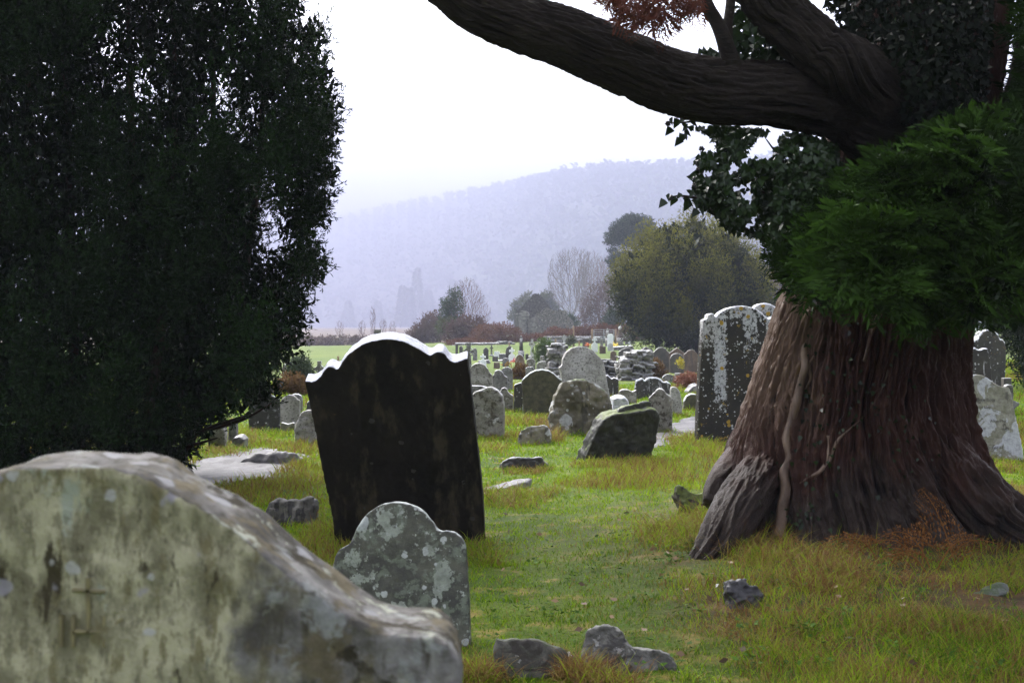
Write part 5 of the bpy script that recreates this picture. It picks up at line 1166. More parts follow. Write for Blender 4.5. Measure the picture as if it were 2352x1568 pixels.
# ---- feathery scale-leaf sprays
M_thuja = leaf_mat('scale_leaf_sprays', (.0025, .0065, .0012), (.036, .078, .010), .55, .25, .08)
def fans(C, D, size, seed, nb=15, per=4, droop=.25, wd=.16):
    """flat fern-like sprays: an axis with side shoots"""
    g = np.random.default_rng(seed); n = len(C); D = unit(D); S = unit(np.cross(D, g.normal(size=(n, 3)) * .5 + [0, -.6, .8]))
    pos = np.linspace(.08, 1, nb); P, DD, LL = [], [], []
    for i, q in enumerate(pos):
        sgn = 1 if i % 2 else -1; ln = size * (1.05 - q) * .62 + size * .10
        bd = unit(D * .75 + S * sgn * .75); b0 = C + D * (size * q)[:, None] + np.array([0, 0, -1.]) * (size * droop * q * q)[:, None]
        for j in range(per):
            f = (j + .2) / per; s2 = 1 if j % 2 else -1
            P.append(b0 + bd * (ln * f)[:, None] + np.array([0, 0, -1.]) * (ln * droop * f * f)[:, None]); DD.append(unit(bd * .8 + S * s2 * .35 + D * s2 * .3 + g.normal(size=(n, 3)) * .12)); LL.append(ln * .48)
    return np.concatenate(P), np.concatenate(DD), np.concatenate(LL), nb * per
THP = [(1850, 540), (1842, 590), (1848, 650), (1868, 672), (1900, 690), (1950, 688), (2000, 690), (2040, 700), (2070, 712), (2090, 735), (2112, 747), (2140, 722), (2165, 714), (2200, 722), (2255, 705), (2300, 690), (2320, 600), (2255, 500), (2280, 330), (2298, 270), (2255, 262), (2207, 274), (2160, 300), (2112, 318), (2088, 345), (2062, 355), (2000, 365), (1998, 392), (1960, 405), (1922, 420), (1910, 470), (1880, 520)]
def spray_part(poly, depth, thick, n, size, seed, name, mat, parent, lo=.1, hi=.9, down=-.25):
    C, fr, _, _ = crown_pts(poly, depth, thick, n, 90, seed)
    g = np.random.default_rng(seed); D = unit(np.stack([g.normal(-.35, .6, n), g.normal(-.45, .5, n), g.normal(down, .45, n)], -1))
    sz = size * g.uniform(.6, 1.25, n); P, DD, LL, m = fans(C - D * size * .5, D, sz, seed)
    V, Fc, t = kites(P, DD, LL, LL * .22, np.tile(ctint(C, np.clip(-fr, 0, 1), seed, 2.5, lo, hi), m), side=np.broadcast_to(np.array([.2, 1., .3]), P.shape) + np.random.default_rng(1).normal(size=P.shape) * .4)
    return mesh(name, V, Fc, mat, parent, attrs={'tint': t})
def clump_sprays(poly, depth, thick, nc, per, size, seed, rad=.17, lo=.0, hi=1.0):
    """drooping feathery clumps with dark hollows between them"""
    g = np.random.default_rng(seed); C, fr, _, _ = crown_pts(poly, depth, thick, nc, 70, seed, .3)
    n = nc * per; off = unit(g.normal(size=(nc, per, 3))) * (g.random((nc, per, 1)) ** .4) * rad * np.array([1.25, 1, 1.0]); off[..., 1] = -np.abs(off[..., 1]) * .9 + .03
    ct = g.uniform(lo, hi, nc) ** 1.3
    D = unit(off + rad * np.array([-.35, -.75, -.15]) + g.normal(size=off.shape) * rad * .35).reshape(-1, 3)
    Q = (C[:, None] + off * .7).reshape(-1, 3); sz = size * g.uniform(.6, 1.25, n); P, DD, LL, m = fans(Q, D, sz, seed)
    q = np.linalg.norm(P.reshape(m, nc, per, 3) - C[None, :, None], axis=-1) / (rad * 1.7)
    t = np.clip(ct[None, :, None] * .75 + .75 * (q - .55) + .25 * (off[None, ..., 2] / rad) * .6 + g.normal(size=q.shape) * .06, 0, 1).ravel()  # tips and tops lightened in the tint as painted highlights
    x_, y_ = project(P); pl = np.array(poly, float); k_ = in_poly(x_, y_, pl) | (edge_dist(x_, y_, pl) < g.random(len(P)) ** 2 * np.where(y_ > 600, 60, 30)); P, DD, LL, t = P[k_], DD[k_], LL[k_], t[k_]
    V, Fc, t = kites(P, DD, LL, LL * .24, t, side=np.broadcast_to(np.array([.2, 1., .3]), P.shape) + np.random.default_rng(1).normal(size=P.shape) * .4)
    return mesh('foliage_sprays', V, Fc, M_thuja, con, attrs={'tint': t})
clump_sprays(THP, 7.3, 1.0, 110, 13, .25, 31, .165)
clump_sprays([(1840, 560), (1846, 520), (1890, 440), (1930, 420), (1900, 540), (1880, 640), (1850, 655)], 7.5, .3, 16, 12, .22, 32)
_g = np.random.default_rng(37); Ci, _, _, _ = crown_pts(THP, 8.35, .2, 2200, 60, 38); ex = edge_dist(*project(Ci), np.array(THP)); Ci = Ci[ex > 38]
Vi, Fi, ti = kites(np.repeat(Ci, 3, 0) + _g.normal(size=(len(Ci) * 3, 3)) * .05, _g.normal(size=(len(Ci) * 3, 3)), .14, .05, .0)
mesh('dark_inner_fill', Vi, Fi, M_thuja, con, attrs={'tint': ti})  # dark leaf fill behind the sprays: shade between clumps put into colour
spray_part([(2255, 470), (2300, 300), (2330, 240), (2420, 200), (2460, 500), (2440, 720), (2300, 712), (2262, 690), (2290, 600), (2300, 540), (2275, 500)], 8.4, .8, 620, .26, 33, 'foliage_sprays', M_thuja, con, .0, .5)
spray_part([(2325, 60), (2352, -40), (2480, -60), (2480, 260), (2330, 262), (2320, 220), (2345, 160)], 8.6, .8, 330, .24, 34, 'foliage_sprays', M_thuja, con, .0, .3)
spray_part([(1770, 560), (1800, 585), (1850, 600), (1846, 640), (1815, 628), (1790, 605)], 8.0, .3, 60, .18, 35, 'foliage_sprays', M_thuja, con, .1, .6)
# crown above the view: the tree goes on upwards and shades the ground
def upper_crown():
    g = np.random.default_rng(40); n = 480
    a = g.uniform(0, 2 * np.pi, n); z = g.uniform(5.4, 15, n); rr = (6.6 * np.sqrt(g.random(n))) * np.interp(z, [5.4, 8, 15], [1, .95, .25])
    P = np.stack([2.9 + rr * np.cos(a), TD + rr * np.sin(a), z], -1)
    x, y = project(P); keep = (P[:, 1] < .5) | (y < -150) ; keep &= (P[:, 2] - CAMZ) > .31 * np.maximum(P[:, 1], 0) ; P = P[keep]; n = len(P)
    D = unit(np.stack([np.cos(a[keep]), np.sin(a[keep]), -.5 + 0 * a[keep]], -1) + g.normal(size=(n, 3)) * .4)
    V, Fc, t = kites(np.repeat(P, 5, 0) + g.normal(size=(n * 5, 3)) * .25, np.repeat(D, 5, 0) + g.normal(size=(n * 5, 3)) * .4, .60, .30, .2)
    mesh('upper_foliage', V, Fc, M_thuja, con, attrs={'tint': t})
if UPPER: upper_crown()
# rusty dead sprays hanging over the limb
M_dead = leaf_mat('rusty_dead_sprays', (.050, .016, .012), (.13, .045, .028), .7, .25, .2)
spray_part([(1392, -60), (1390, 4), (1410, 22), (1432, 34), (1456, 52), (1486, 60), (1516, 52), (1552, 44), (1585, 24), (1610, 10), (1615, -60)], 7.6, .35, 110, .18, 36, 'dead_sprays', M_dead, con, .1, .9, -.5)

# ------------------------------------------------------------------ ivy
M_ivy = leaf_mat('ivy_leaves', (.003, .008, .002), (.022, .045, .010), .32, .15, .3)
M_vine = bark_mat('ivy_stem_bark', (.055, .030, .016), (.19, .125, .08), (.15, .125, .06), stretch=(12, 12, 3), rough=.5, bump=.5)
def ivy_leaves(C, size, seed, D=None):
    """five-pointed leaves"""
    g = np.random.default_rng(seed); n = len(C)
    D = unit(np.stack([g.normal(0, .6, n), g.normal(-.25, .5, n), g.normal(-.75, .4, n)], -1)) if D is None else unit(D)
    S = unit(np.cross(D, np.stack([g.normal(0, .5, n), -1 + g.normal(0, .4, n), .5 + g.normal(0, .4, n)], -1))); N = np.cross(S, D); s = (size * g.uniform(.6, 1.3, n))[:, None]
    shp = [(0, 0, 0), (.42, .10, .06), (.30, .42, .02), (.0, 1.0, -.10), (-.30, .42, .02), (-.42, .10, .06)]
    V = np.stack([C + S * a * s + D * b * s + N * c * s for a, b, c in shp], 1).reshape(-1, 3); b = np.arange(n)[:, None] * 6
    return V, [np.concatenate([b + np.array([0, 1, 2, 3]), b + np.array([0, 3, 4, 5])])]
IVP = [(1592, 292), (1640, 286), (1700, 292), (1780, 298), (1850, 304), (1920, 330), (1940, 420), (1910, 500), (1870, 560), (1855, 600), (1830, 612), (1800, 590), (1775, 575), (1750, 545), (1728, 538), (1700, 540), (1668, 520), (1660, 505), (1636, 482), (1604, 470), (1596, 440), (1592, 408), (1604, 380), (1596, 372), (1615, 345), (1640, 325), (1622, 300)]
ivb = pt(1800, 330, 8.9)
ivy = empty('ivy', ivb, 'glossy dark ivy hanging in a mass beneath the long limb', 'ivy')
C, fr, px, py = crown_pts(IVP, 8.9, .45, 11000, 60, 51)
hol = fbm(C[:, 0] * 6, C[:, 2] * 6, seed=52, octv=2); keep = (hol < .61) | (px > 1850); C, fr = C[keep], fr[keep]
B = Bag(); V, f = ivy_leaves(C, .046, 53); B.add(V, f, np.repeat(ctint(C, np.clip(-fr, 0, 1), 54, 4, .0, .9), 6)); 
g = np.random.default_rng(55)
for pth in ([(1640, 285), (1610, 275), (1575, 283), (1534, 284)], [(1660, 470), (1600, 455), (1560, 452), (1540, 455)], [(1620, 300), (1590, 300), (1570, 310)], [(1604, 380), (1592, 400), (1590, 440), (1600, 485)], [(1800, 560), (1760, 545), (1715, 520), (1680, 500)]):
    Q = np.array([pt(x, y, 8.75) for x, y in pth]); 
    tt = np.linspace(0, len(Q) - 1, 14); Q2 = np.stack([np.interp(tt, np.arange(len(Q)), Q[:, i]) for i in range(3)], -1); V, f = ivy_leaves(Q2 + g.normal(size=Q2.shape) * .02, .062, 56); B.add(V, f, .3)
B.build('leaves', M_ivy, ivy)
B = Bag()
for pth in ([(1640, 285), (1610, 275), (1575, 281), (1534, 283)], [(1660, 470), (1600, 455), (1560, 450), (1540, 454)], [(1830, 400), (1790, 360), (1760, 320)], [(1860, 560), (1760, 545), (1700, 515), (1650, 450), (1620, 400)], [(1870, 600), (1830, 590), (1800, 560), (1780, 500)], [(1850, 500), (1800, 470), (1740, 430), (1690, 350)], [(1830, 640), (1815, 628), (1806, 618)], [(1834, 655), (1815, 650), (1800, 640)]):
    V, f, d = tube([pt(x, y, 8.8) for x, y in pth], np.linspace(.014, .004, len(pth)), 6, 6); B.add(V, f, d)
B.build('twigs', M_yewbark, ivy)
M_berry = plain_mat('ivy_berries', (.020, .016, .020), .4)
for x, y in ((1534, 284), (1541, 455), (1602, 374), (1606, 388), (1612, 400), (1598, 410), (1604, 432), (1618, 432), (1622, 445), (1636, 478), (1596, 425), (1612, 342)):
    c = pt(x, y, 8.7); B = Bag()
    for q in range(11):
        o_ = unit(g.normal(size=3)) * .013 + c; r_ = .011
        B.add(o_ + np.array([(1,0,0),(-1,0,0),(0,1,0),(0,-1,0),(0,0,1),(0,0,-1)]) * r_, np.array([(0,2,4),(2,1,4),(1,3,4),(3,0,4),(2,0,5),(1,2,5),(3,1,5),(0,3,5)]))
    B.build('berry_cluster', M_berry, ivy)
# ivy on the upper trunk and above the limb
C2, f2, _, _ = crown_pts([(1900, -80), (2285, -80), (2270, 200), (2240, 330), (2150, 340), (2080, 300), (2040, 180), (1960, 90), (1900, 20)], 8.75, .35, 5200, 60, 57)
B = Bag(); V, f = ivy_leaves(C2, .045, 58); B.add(V, f, np.repeat(ctint(C2, 0, 59, 3, 0, .7), 6)); o = B.build('ivy', leaf_mat('shaded_ivy_leaves', (.0012, .003, .0008), (.006, .013, .0025), .4, .08, .10)); tag(o, 'dark ivy clothing the upper trunk above the fork', 'ivy')  # darker copy of the ivy leaf material, shade put into its colour
C3, f3, _, _ = crown_pts([(1690, 10), (1740, 20), (1790, 90), (1800, 145), (1730, 148), (1660, 146), (1606, 132), (1612, 112), (1650, 118), (1672, 80)], 8.75, .3, 560, 50, 60)
B = Bag(); V, f = ivy_leaves(C3, .06, 61); B.add(V, f, np.repeat(ctint(C3, 0, 62, 3, 0, .9), 6)); o = B.build('ivy', M_ivy); tag(o, 'thin ivy sprays growing on top of the long limb', 'ivy')
# stems climbing the trunk
def vine(pts, rads, label, seed, off=.5):
    V, f, d = tube([pt(x, y, trunk_front(x, y) - r_ * off) for (x, y), r_ in zip(pts, rads)], rads, 20, 12, .035, 16, seed); B = Bag(); B.add(V, f, d); o = B.build('climbing_ivy', M_vine, smooth=True); tag(o, label, 'ivy', 'ivy stems climbing the big trunk'); return o
vine([(1786, 1235), (1796, 1180), (1803, 1130), (1800, 1085), (1812, 1050), (1806, 1010), (1818, 965), (1830, 920), (1838, 880), (1850, 840), (1846, 800), (1856, 750), (1850, 700)], [.044, .039, .033, .038, .028, .034, .027, .031, .021, .022, .020, .018, .015], 'thick pale ivy stem climbing the middle of the flared trunk', 71)
vine([(1838, 1110), (1860, 1095), (1880, 1085), (1896, 1065), (1905, 1030), (1903, 1000)], [.016, .015, .013, .012, .010, .008], 'thin twisting ivy stem hooking off the thick pale one', 72)
vine([(1905, 1060), (1925, 1010), (1980, 960), (2020, 905), (2040, 850)], [.010, .009, .008, .007, .006], 'hair-thin vine slanting up the dark part of the trunk', 73)
vine([(2030, 700), (2010, 745), (1995, 790), (1985, 830)], [.016, .016, .014, .010], 'dark looping ivy stem emerging from the green sprays', 74)
vine([(1842, 860), (1822, 830), (1830, 800), (1815, 785), (1835, 760)], [.012, .012, .011, .010, .009], 'tangled ivy twigs beside the pale stem', 75)
vine([(1846, 900), (1862, 870), (1858, 840), (1872, 815)], [.010, .010, .009, .007], 'second knot of ivy twigs higher on the trunk', 76)

# small ivy leaves clinging to the bark
g = np.random.default_rng(88); LP = []
for x, y, sx_, sy_, n in ((1880, 1000, 50, 70, 60), (1790, 1110, 14, 40, 26), (1960, 900, 60, 80, 60), (1850, 780, 20, 50, 40), (2060, 1000, 60, 80, 40), (1840, 1190, 40, 20, 30)):
    for _ in range(n):
        px_, py_ = g.normal(x, sx_), g.normal(y, sy_); LP.append(pt(px_, py_, trunk_front(px_, py_) - .03))
LP = np.array(LP); B = Bag(); V, f = ivy_leaves(LP, .034, 89); B.add(V, f, np.repeat(g.random(len(LP)) * .9, 6)); o = B.build('ivy', M_ivy); tag(o, 'tiny scattered ivy leaves clinging to the flared trunk', 'ivy')

# ------------------------------------------------------------------ golden yew
GYP = [(1408, 665), (1420, 645), (1415, 625), (1440, 610), (1452, 590), (1470, 575), (1480, 556), (1500, 552), (1520, 535), (1545, 525), (1562, 520), (1572, 530), (1585, 518), (1602, 516), (1612, 512), (1622, 528), (1640, 518), (1652, 525), (1668, 545), (1690, 560), (1700, 575), (1722, 590), (1735, 610), (1752, 625), (1762, 645), (1778, 660), (1770, 690), (1775, 720), (1760, 760), (1700, 790), (1640, 800), (1600, 800), (1560, 795), (1500, 780), (1470, 775), (1450, 760), (1436, 735), (1425, 715), (1430, 700), (1412, 690)]
gy = empty('golden_yew', pt(1600, 806, 80), 'broad golden-green yew with a domed plumed crown behind the dark row', 'tree')
gz = float(ground(gy.location[0], 80)); gy.location[2] = gz
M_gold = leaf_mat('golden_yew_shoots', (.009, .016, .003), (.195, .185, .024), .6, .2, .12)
def plume_tree(poly, depth, thick, n, r, L, seed, mat, parent, zs=1.9, per=14, nl=3, emax=90):
    C, fr, px, py = crown_pts(poly, depth, thick, n, emax, seed, .25)
    out = unit(np.stack([0 * fr, fr, 0 * fr + .3], -1)); g = np.random.default_rng(seed)
    P, D, Ln, Wn = sprigs(C, out, r, per, nl, L, L * .34, zs, .75, seed)
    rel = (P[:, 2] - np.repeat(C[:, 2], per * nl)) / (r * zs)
    t = np.clip(.26 + .62 * rel + .18 * np.repeat(g.normal(size=n), per * nl) + g.normal(size=len(P)) * .05, 0, 1)  # tint rises up each plume: pale shoots plus painted top-lit shading
    V, Fc, t = kites(P, D, Ln, Wn, t); return mesh('crown', V, Fc, mat, parent, attrs={'tint': t})
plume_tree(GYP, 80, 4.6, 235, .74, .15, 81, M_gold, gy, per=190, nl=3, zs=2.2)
gi = np.array(GYP); gc = gi.mean(0); Ci, _, _, _ = crown_pts(gc + (gi - gc) * .88, 80, 3.0, 2600, 90, 82); Vi, Fi, ti = kites(np.repeat(Ci, 3, 0) + RNG.normal(size=(len(Ci) * 3, 3)) * .3, RNG.normal(size=(len(Ci) * 3, 3)), .8, .4, .0)
mesh('inner_foliage', Vi, Fi, M_gold, gy, attrs={'tint': ti})  # darkest leaves fill the gaps, shade between plumes put into their tint
for i, (x, xt) in enumerate(((1588, 1560), (1605, 1600), (1622, 1650))):
    p0 = pt(x, 812, 80); V, f, d = tube([(p0[0], p0[1], gz - .3), pt((x + xt) / 2, 770, 80), pt(xt, 690, 80)], [.28, .22, .1], 10, 5, .06, 5, i); B = Bag(); B.add(V, f, d); B.build('trunk', M_yewbark, gy)

# ------------------------------------------------------------------ pine, bare trees, bushes far off
M_pine = leaf_mat('pine_needles', (.012, .022, .014), (.035, .055, .030), .6, .1, .2)
M_greyb = bark_mat('grey_branch', (.10, .085, .075), (.19, .165, .15), stretch=(4, 4, 1), rough=.8, bump=.1)
M_brownb = bark_mat('brown_branch', (.10, .065, .055), (.19, .13, .11), stretch=(4, 4, 1), rough=.8, bump=.1)
def far_tree(name, label, px, py, depth, cat='tree', group='trees beyond the graveyard'):
    p = pt(px, py, depth); return empty(name, p, label, cat, group), p
e, p = far_tree('pine_tree', 'tall dark pine with a flat cloud-shaped crown on a bare stem', 1452, 770, 210)
PP = [(1394, 556), (1396, 540), (1408, 536), (1406, 520), (1420, 512), (1432, 503), (1450, 498), (1470, 498), (1486, 503), (1500, 515), (1500, 530), (1494, 545), (1482, 552), (1466, 556), (1452, 568), (1430, 572), (1420, 560), (1405, 568)]
plume_tree(PP, 210, 3.2, 340, .8, .42, 83, M_pine, e, zs=.7, per=16, nl=3, emax=30)
plume_tree([(1398, 600), (1400, 575), (1425, 575), (1440, 590), (1430, 610), (1410, 618)], 210, 2, 60, .8, .42, 84, M_pine, e, zs=.6, per=14, nl=3, emax=30).name = 'lower_foliage'
V, f, d = tube([p - [0, 0, .5], pt(1449, 660, 210), pt(1456, 580, 210), pt(1448, 520, 210)], [.45, .36, .28, .1], 8, 5, .05, 3, 3); B = Bag(); B.add(V, f, d)
for a, b_ in (((1455, 590), (1425, 560)), ((1454, 575), (1480, 545)), ((1452, 610), (1420, 600))): V, f, d = tube([pt(*a, 210), pt((a[0] + b_[0]) / 2, (a[1] + b_[1]) / 2 + 3, 210), pt(*b_, 210)], [.14, .1, .04], 6, 3); B.add(V, f, d)
B.build('trunk', M_greyb, e)
def fan_tree(label, poly, bx, by, depth, thick, N, seed, mat, rt=.012, bal=.35, group='leafless trees beyond the graveyard', fork=.25):
    """leafless tree: twig tips spread through a crown outline, each joined back to the nearest bough"""
    g = np.random.default_rng(seed); poly = np.array(poly, float)
    e, p = far_tree('bare_tree', label, bx, by, depth, group=group); p[2] = float(ground(p[0], p[1])) - .3; e.location = p
    C, _, _, _ = crown_pts(poly, depth, thick, N, (poly[:, 0].max() - poly[:, 0].min()) * .35, seed, .5)
    top = C.mean(0); h = top[2] - p[2]
    nodes = [p + (np.array([top[0], p[1], top[2]]) - p) * f + g.normal(size=3) * [.02, .02, 0] * h * f for f in np.linspace(0, fork * 2.2, 7)]
    par = [-1, 0, 1, 2, 3, 4, 5]; plen = [np.linalg.norm(q - p) for q in nodes]; ok = [False, False, f_ok(3), True, True, True, True]
    order = np.argsort(np.linalg.norm(C - nodes[-1], axis=1))
    NA = np.zeros((len(nodes) + N * 3 + 5, 3)); NA[:len(nodes)] = nodes; PL = np.zeros(len(NA)); PL[:len(nodes)] = plen; n = len(nodes); OK = np.zeros(len(NA), bool); OK[2:n] = True
    for i in order:
        c = C[i]; d = np.linalg.norm(NA[:n] - c, axis=1); cost = d + bal * PL[:n] + 3.0 * np.maximum(0, NA[:n, 2] - c[2] + .35 * d); cost[~OK[:n]] = 1e9
        k = int(cost.argmin()); a = NA[k]; L = d[k]; j = k
        for f in (.4, .75, 1.0):
            q = a + (c - a) * f + np.array([0, 0, -.10 * L * math.sin(math.pi * f)]) + g.normal(size=3) * L * .035
            NA[n] = q; PL[n] = PL[j] + np.linalg.norm(q - NA[j]); par.append(j); OK[n] = True; j = n; n += 1
    R2 = np.zeros(n)
    for i in range(n - 1, 0, -1):
        R2[i] = max(R2[i], rt * rt); R2[par[i]] += R2[i] * .82
    R = np.sqrt(R2); R[0] = R[1] * 1.15
    idx = np.arange(1, n); P0 = NA[np.array(par[1:])]; P1 = NA[idx]; r0 = np.minimum(R[np.array(par[1:])], R[idx] * 1.25); r1 = R[idx]
    T = unit(P1 - P0); A = unit(np.cross(T, [.3, .5, .81])); Bv = np.cross(T, A); th = np.linspace(0, 2 * np.pi, 5, endpoint=False)
    ring_ = np.cos(th)[None, :, None] * A[:, None] + np.sin(th)[None, :, None] * Bv[:, None]
    V = np.stack([P0[:, None] + ring_ * r0[:, None, None], P1[:, None] + ring_ * r1[:, None, None]], 1)
    B = Bag(); B.add(V.reshape(-1, 3), (np.arange(len(idx))[:, None, None] * 10 + grid_faces(2, 5, True)[None]).reshape(-1, 4), .4); B.build('branches', mat, e); return e
def f_ok(i): return True
def crown_shape(x, yt, w, yb): return [(x + w * math.cos(a) * (1.0 if math.sin(a) > 0 else .8), (yt + yb) / 2 - (yb - yt) / 2 * math.sin(a)) for a in np.linspace(0, 2 * math.pi, 18, endpoint=False)]
fan_tree('tall leafless tree with a fan-shaped crown behind the ruined church', [(1256, 650), (1255, 625), (1262, 600), (1272, 580), (1290, 570), (1312, 566), (1335, 568), (1352, 575), (1360, 595), (1352, 640), (1340, 690), (1322, 720), (1300, 718), (1280, 700), (1262, 680)], 1314, 768, 300, 9, 1300, 101, M_greyb, .026, .75)
fan_tree('rounded bushy leafless tree with a wide twiggy crown beyond the far graveyard', [(1012, 720), (1015, 700), (1028, 672), (1048, 645), (1070, 633), (1088, 640), (1105, 660), (1120, 690), (1130, 715), (1126, 740), (1100, 752), (1050, 750), (1020, 745)], 1072, 782, 150, 2.4, 1300, 102, M_brownb, .011, .75)
for i, (x, y, t, d_, w_) in enumerate([(1362, 768, 572, 320, 32), (1388, 768, 582, 310, 28), (1410, 768, 592, 300, 26), (1342, 768, 605, 330, 26), (1430, 766, 578, 340, 30), (1512, 760, 522, 290, 34), (1545, 760, 545, 290, 30), (1478, 762, 605, 320, 26)]):
    fan_tree(['hazy leafless tree in the grey thicket, first beyond the fan-shaped one', 'hazy leafless tree standing under the pine crown', 'slim leafless tree below the pine among grey trunks', 'low leafless tree close behind the fan-shaped one', 'leafless tree directly behind the pine stem', 'leafless treetop showing over the golden yew beside the pine', 'thin leafless treetop above the golden yew', 'leafless tree between the pine and the golden yew'][i], crown_shape(x, t, w_, 730), x, y, d_, 6, 620, 110 + i, M_brownb if i % 2 else M_greyb, .028, .75)
for i, (x, t, d_) in enumerate([(832, 735, 260), (856, 700, 250), (880, 730, 265), (902, 735, 270), (780, 735, 270)]):
    fan_tree(['small leafless sapling at the edge of the brown marsh', 'thin upright sapling in the marsh beyond the black headstone', 'twiggy sapling behind the capped cross', 'twiggy sapling near the pale field edge', 'low sapling nearest the yew in the brown marsh'][i], crown_shape(x, t, 11 if i != 1 else 8, 778), x, 790, d_, 1, 120, 130 + i, M_brownb, .022, .7)
def bush(name, label, poly, depth, thick, n, r, L, seed, mat, cat='bush', zs=.9, group=None, per=12, nl=3):
    poly = np.array(poly, float); c = pt(poly[:, 0].mean(), poly[:, 1].max(), depth); e = empty(name, c, label, cat, group)
    C, fr, _, _ = crown_pts(poly, depth, thick, n, 25, seed, .35); out = unit(np.stack([0 * fr, fr, 0 * fr + .2], -1)); P, D, Ln, Wn = sprigs(C, out, r, per, nl, L, L * .34, zs, .5, seed)
    V, Fc, t = kites(P, D, Ln, Wn, np.repeat(ctint(C, 0, seed, .8, 0, 1), per * nl)); mesh('foliage', V, Fc, mat, e, attrs={'tint': t})
    B = Bag(); g = random.Random(seed); xm = poly[:, 0].mean(); yb_ = poly[:, 1].max()
    for q in range(4):
        xx = xm + g.uniform(-.25, .25) * (poly[:, 0].max() - poly[:, 0].min()); V, f, d = tube([c - [0, 0, .2], pt((xm + xx) / 2, yb_ * .6 + poly[:, 1].min() * .4, depth), pt(xx, yb_ * .3 + poly[:, 1].min() * .7, depth)], [r * .16, r * .1, r * .04], 5, 3); B.add(V, f, d)
    B.build('stems', M_brownb, e); return e
M_dkgreen = leaf_mat('dark_bush_leaves', (.016, .028, .014), (.05, .075, .028), .6, .15, .25)
M_olivel = leaf_mat('olive_bush_leaves', (.028, .036, .014), (.10, .105, .028), .6, .15, .25)
M_brownl = leaf_mat('brown_twig_haze', (.055, .038, .032), (.13, .085, .07), .8, .2, .1)
M_bracken = leaf_mat('dead_bracken', (.060, .026, .018), (.17, .085, .048), .8, .2, .1)
M_orange = leaf_mat('orange_grass', (.075, .042, .018), (.19, .115, .045), .8, .25, .1)
bush('ivy_clad_bush', 'green ivy column clothing the bushy leafless tree', [(1010, 760), (1012, 715), (1020, 690), (1035, 665), (1050, 660), (1058, 690), (1062, 715), (1055, 745)], 149, 1.2, 130, .5, .30, 141, M_dkgreen, 'ivy')
bush('evergreen_bush', 'olive rounded bush at the foot of the bushy leafless tree', [(1006, 770), (1004, 752), (1012, 740), (1030, 732), (1046, 735), (1050, 750), (1046, 772)], 146, 1.2, 90, .45, .28, 142, M_olivel)
bush('brown_thicket', 'brown twiggy thicket at the foot of the bushy leafless tree', [(1018, 790), (1030, 750), (1060, 735), (1100, 735), (1122, 755), (1130, 785)], 144, 2, 200, .7, .34, 143, M_brownl)
bush('grey_thicket', 'hazy grey-brown thicket sloping down to the marsh', [(938, 782), (945, 765), (965, 745), (985, 728), (1005, 722), (1015, 750), (1012, 780)], 165, 2.5, 170, .7, .38, 144, M_brownl)
bush('marsh_thicket', 'long low brown hedge along the near edge of the marsh', [(560, 803), (640, 790), (690, 780), (760, 774), (850, 778), (950, 774), (1000, 780), (1000, 790), (860, 797), (700, 804)], 205, 3, 420, .6, .36, 190, M_brownl, 'hedge', .7)
bush('evergreen_bush', 'dark evergreen behind the gable of the ruined church', [(1176, 740), (1178, 708), (1188, 696), (1202, 686), (1218, 678), (1230, 700), (1225, 745)], 330, 3, 150, 1.25, .75, 145, M_olivel)
bush('evergreen_bush', 'pale green bush rising behind the church gable top', [(1238, 720), (1244, 690), (1250, 676), (1258, 678), (1270, 698), (1280, 720), (1276, 745)], 330, 3, 140, 1.25, .75, 146, M_olivel)
bush('conifer_shrub', 'small dark conifer under the hazy leafless trees', [(1378, 768), (1385, 745), (1395, 725), (1408, 712), (1420, 725), (1432, 750), (1436, 768)], 150, 1.6, 140, .5, .32, 147, M_dkgreen)
bush('evergreen_bush', 'dark evergreen shrub beside the church side wall', [(1296, 765), (1300, 740), (1310, 725), (1322, 735), (1326, 765)], 180, 1.6, 80, .6, .36, 148, M_dkgreen)
bush('grey_thicket', 'brown hazy undergrowth beneath the pine', [(1325, 768), (1335, 700), (1365, 650), (1400, 640), (1436, 650), (1440, 768)], 200, 3, 330, .8, .30, 149, M_brownl)
bush('shrub', 'bright leafy green shrub among the far headstones', [(1232, 832), (1234, 806), (1240, 790), (1250, 784), (1262, 786), (1268, 800), (1268, 832)], 62, .5, 120, .22, .15, 150, leaf_mat('laurel_leaves', (.03, .06, .014), (.11, .16, .035), .45, .2, .4))
bush('shrub', 'greyish shrub beside the ringed cross at the yew', [(668, 872), (666, 848), (676, 832), (690, 822), (704, 834), (712, 850), (708, 872)], 36, .45, 110, .14, .10, 151, M_dkgreen)
bush('bracken', 'rusty dead bracken heap below the greyish shrub', [(632, 915), (636, 885), (655, 868), (680, 868), (700, 878), (704, 910)], 30, .5, 130, .12, .10, 152, M_orange, 'bracken')
bush('bush', 'yellow-leaved sprig rising in front of the brown headstones', [(1556, 845), (1556, 830), (1562, 824), (1568, 832), (1566, 846)], 40, .10, 12, .05, .06, 153, leaf_mat('yellow_leaves', (.30, .26, .02), (.55, .46, .03), .5, .3))
bush('bramble', 'rusty bramble tangle beside the iron grave railing', [(1556, 905), (1558, 872), (1575, 862), (1595, 866), (1604, 880), (1600, 905)], 36, .5, 130, .13, .09, 154, leaf_mat('bramble_red', (.09, .035, .022), (.24, .10, .06), .7, .2), 'bramble')
bush('dry_grass_clump', 'orange grass clump in front of the brown gothic headstone', [(1180, 905), (1182, 870), (1190, 850), (1202, 850), (1206, 875), (1206, 905)], 46, .4, 90, .16, .16, 155, M_orange, 'grass clump', 1.4)
bush('dry_grass_clump', 'orange grass clump at the foot of the ruined wall end', [(1492, 868), (1494, 845), (1502, 836), (1516, 850), (1522, 868)], 46, .4, 70, .16, .16, 156, M_orange, 'grass clump', 1.4)
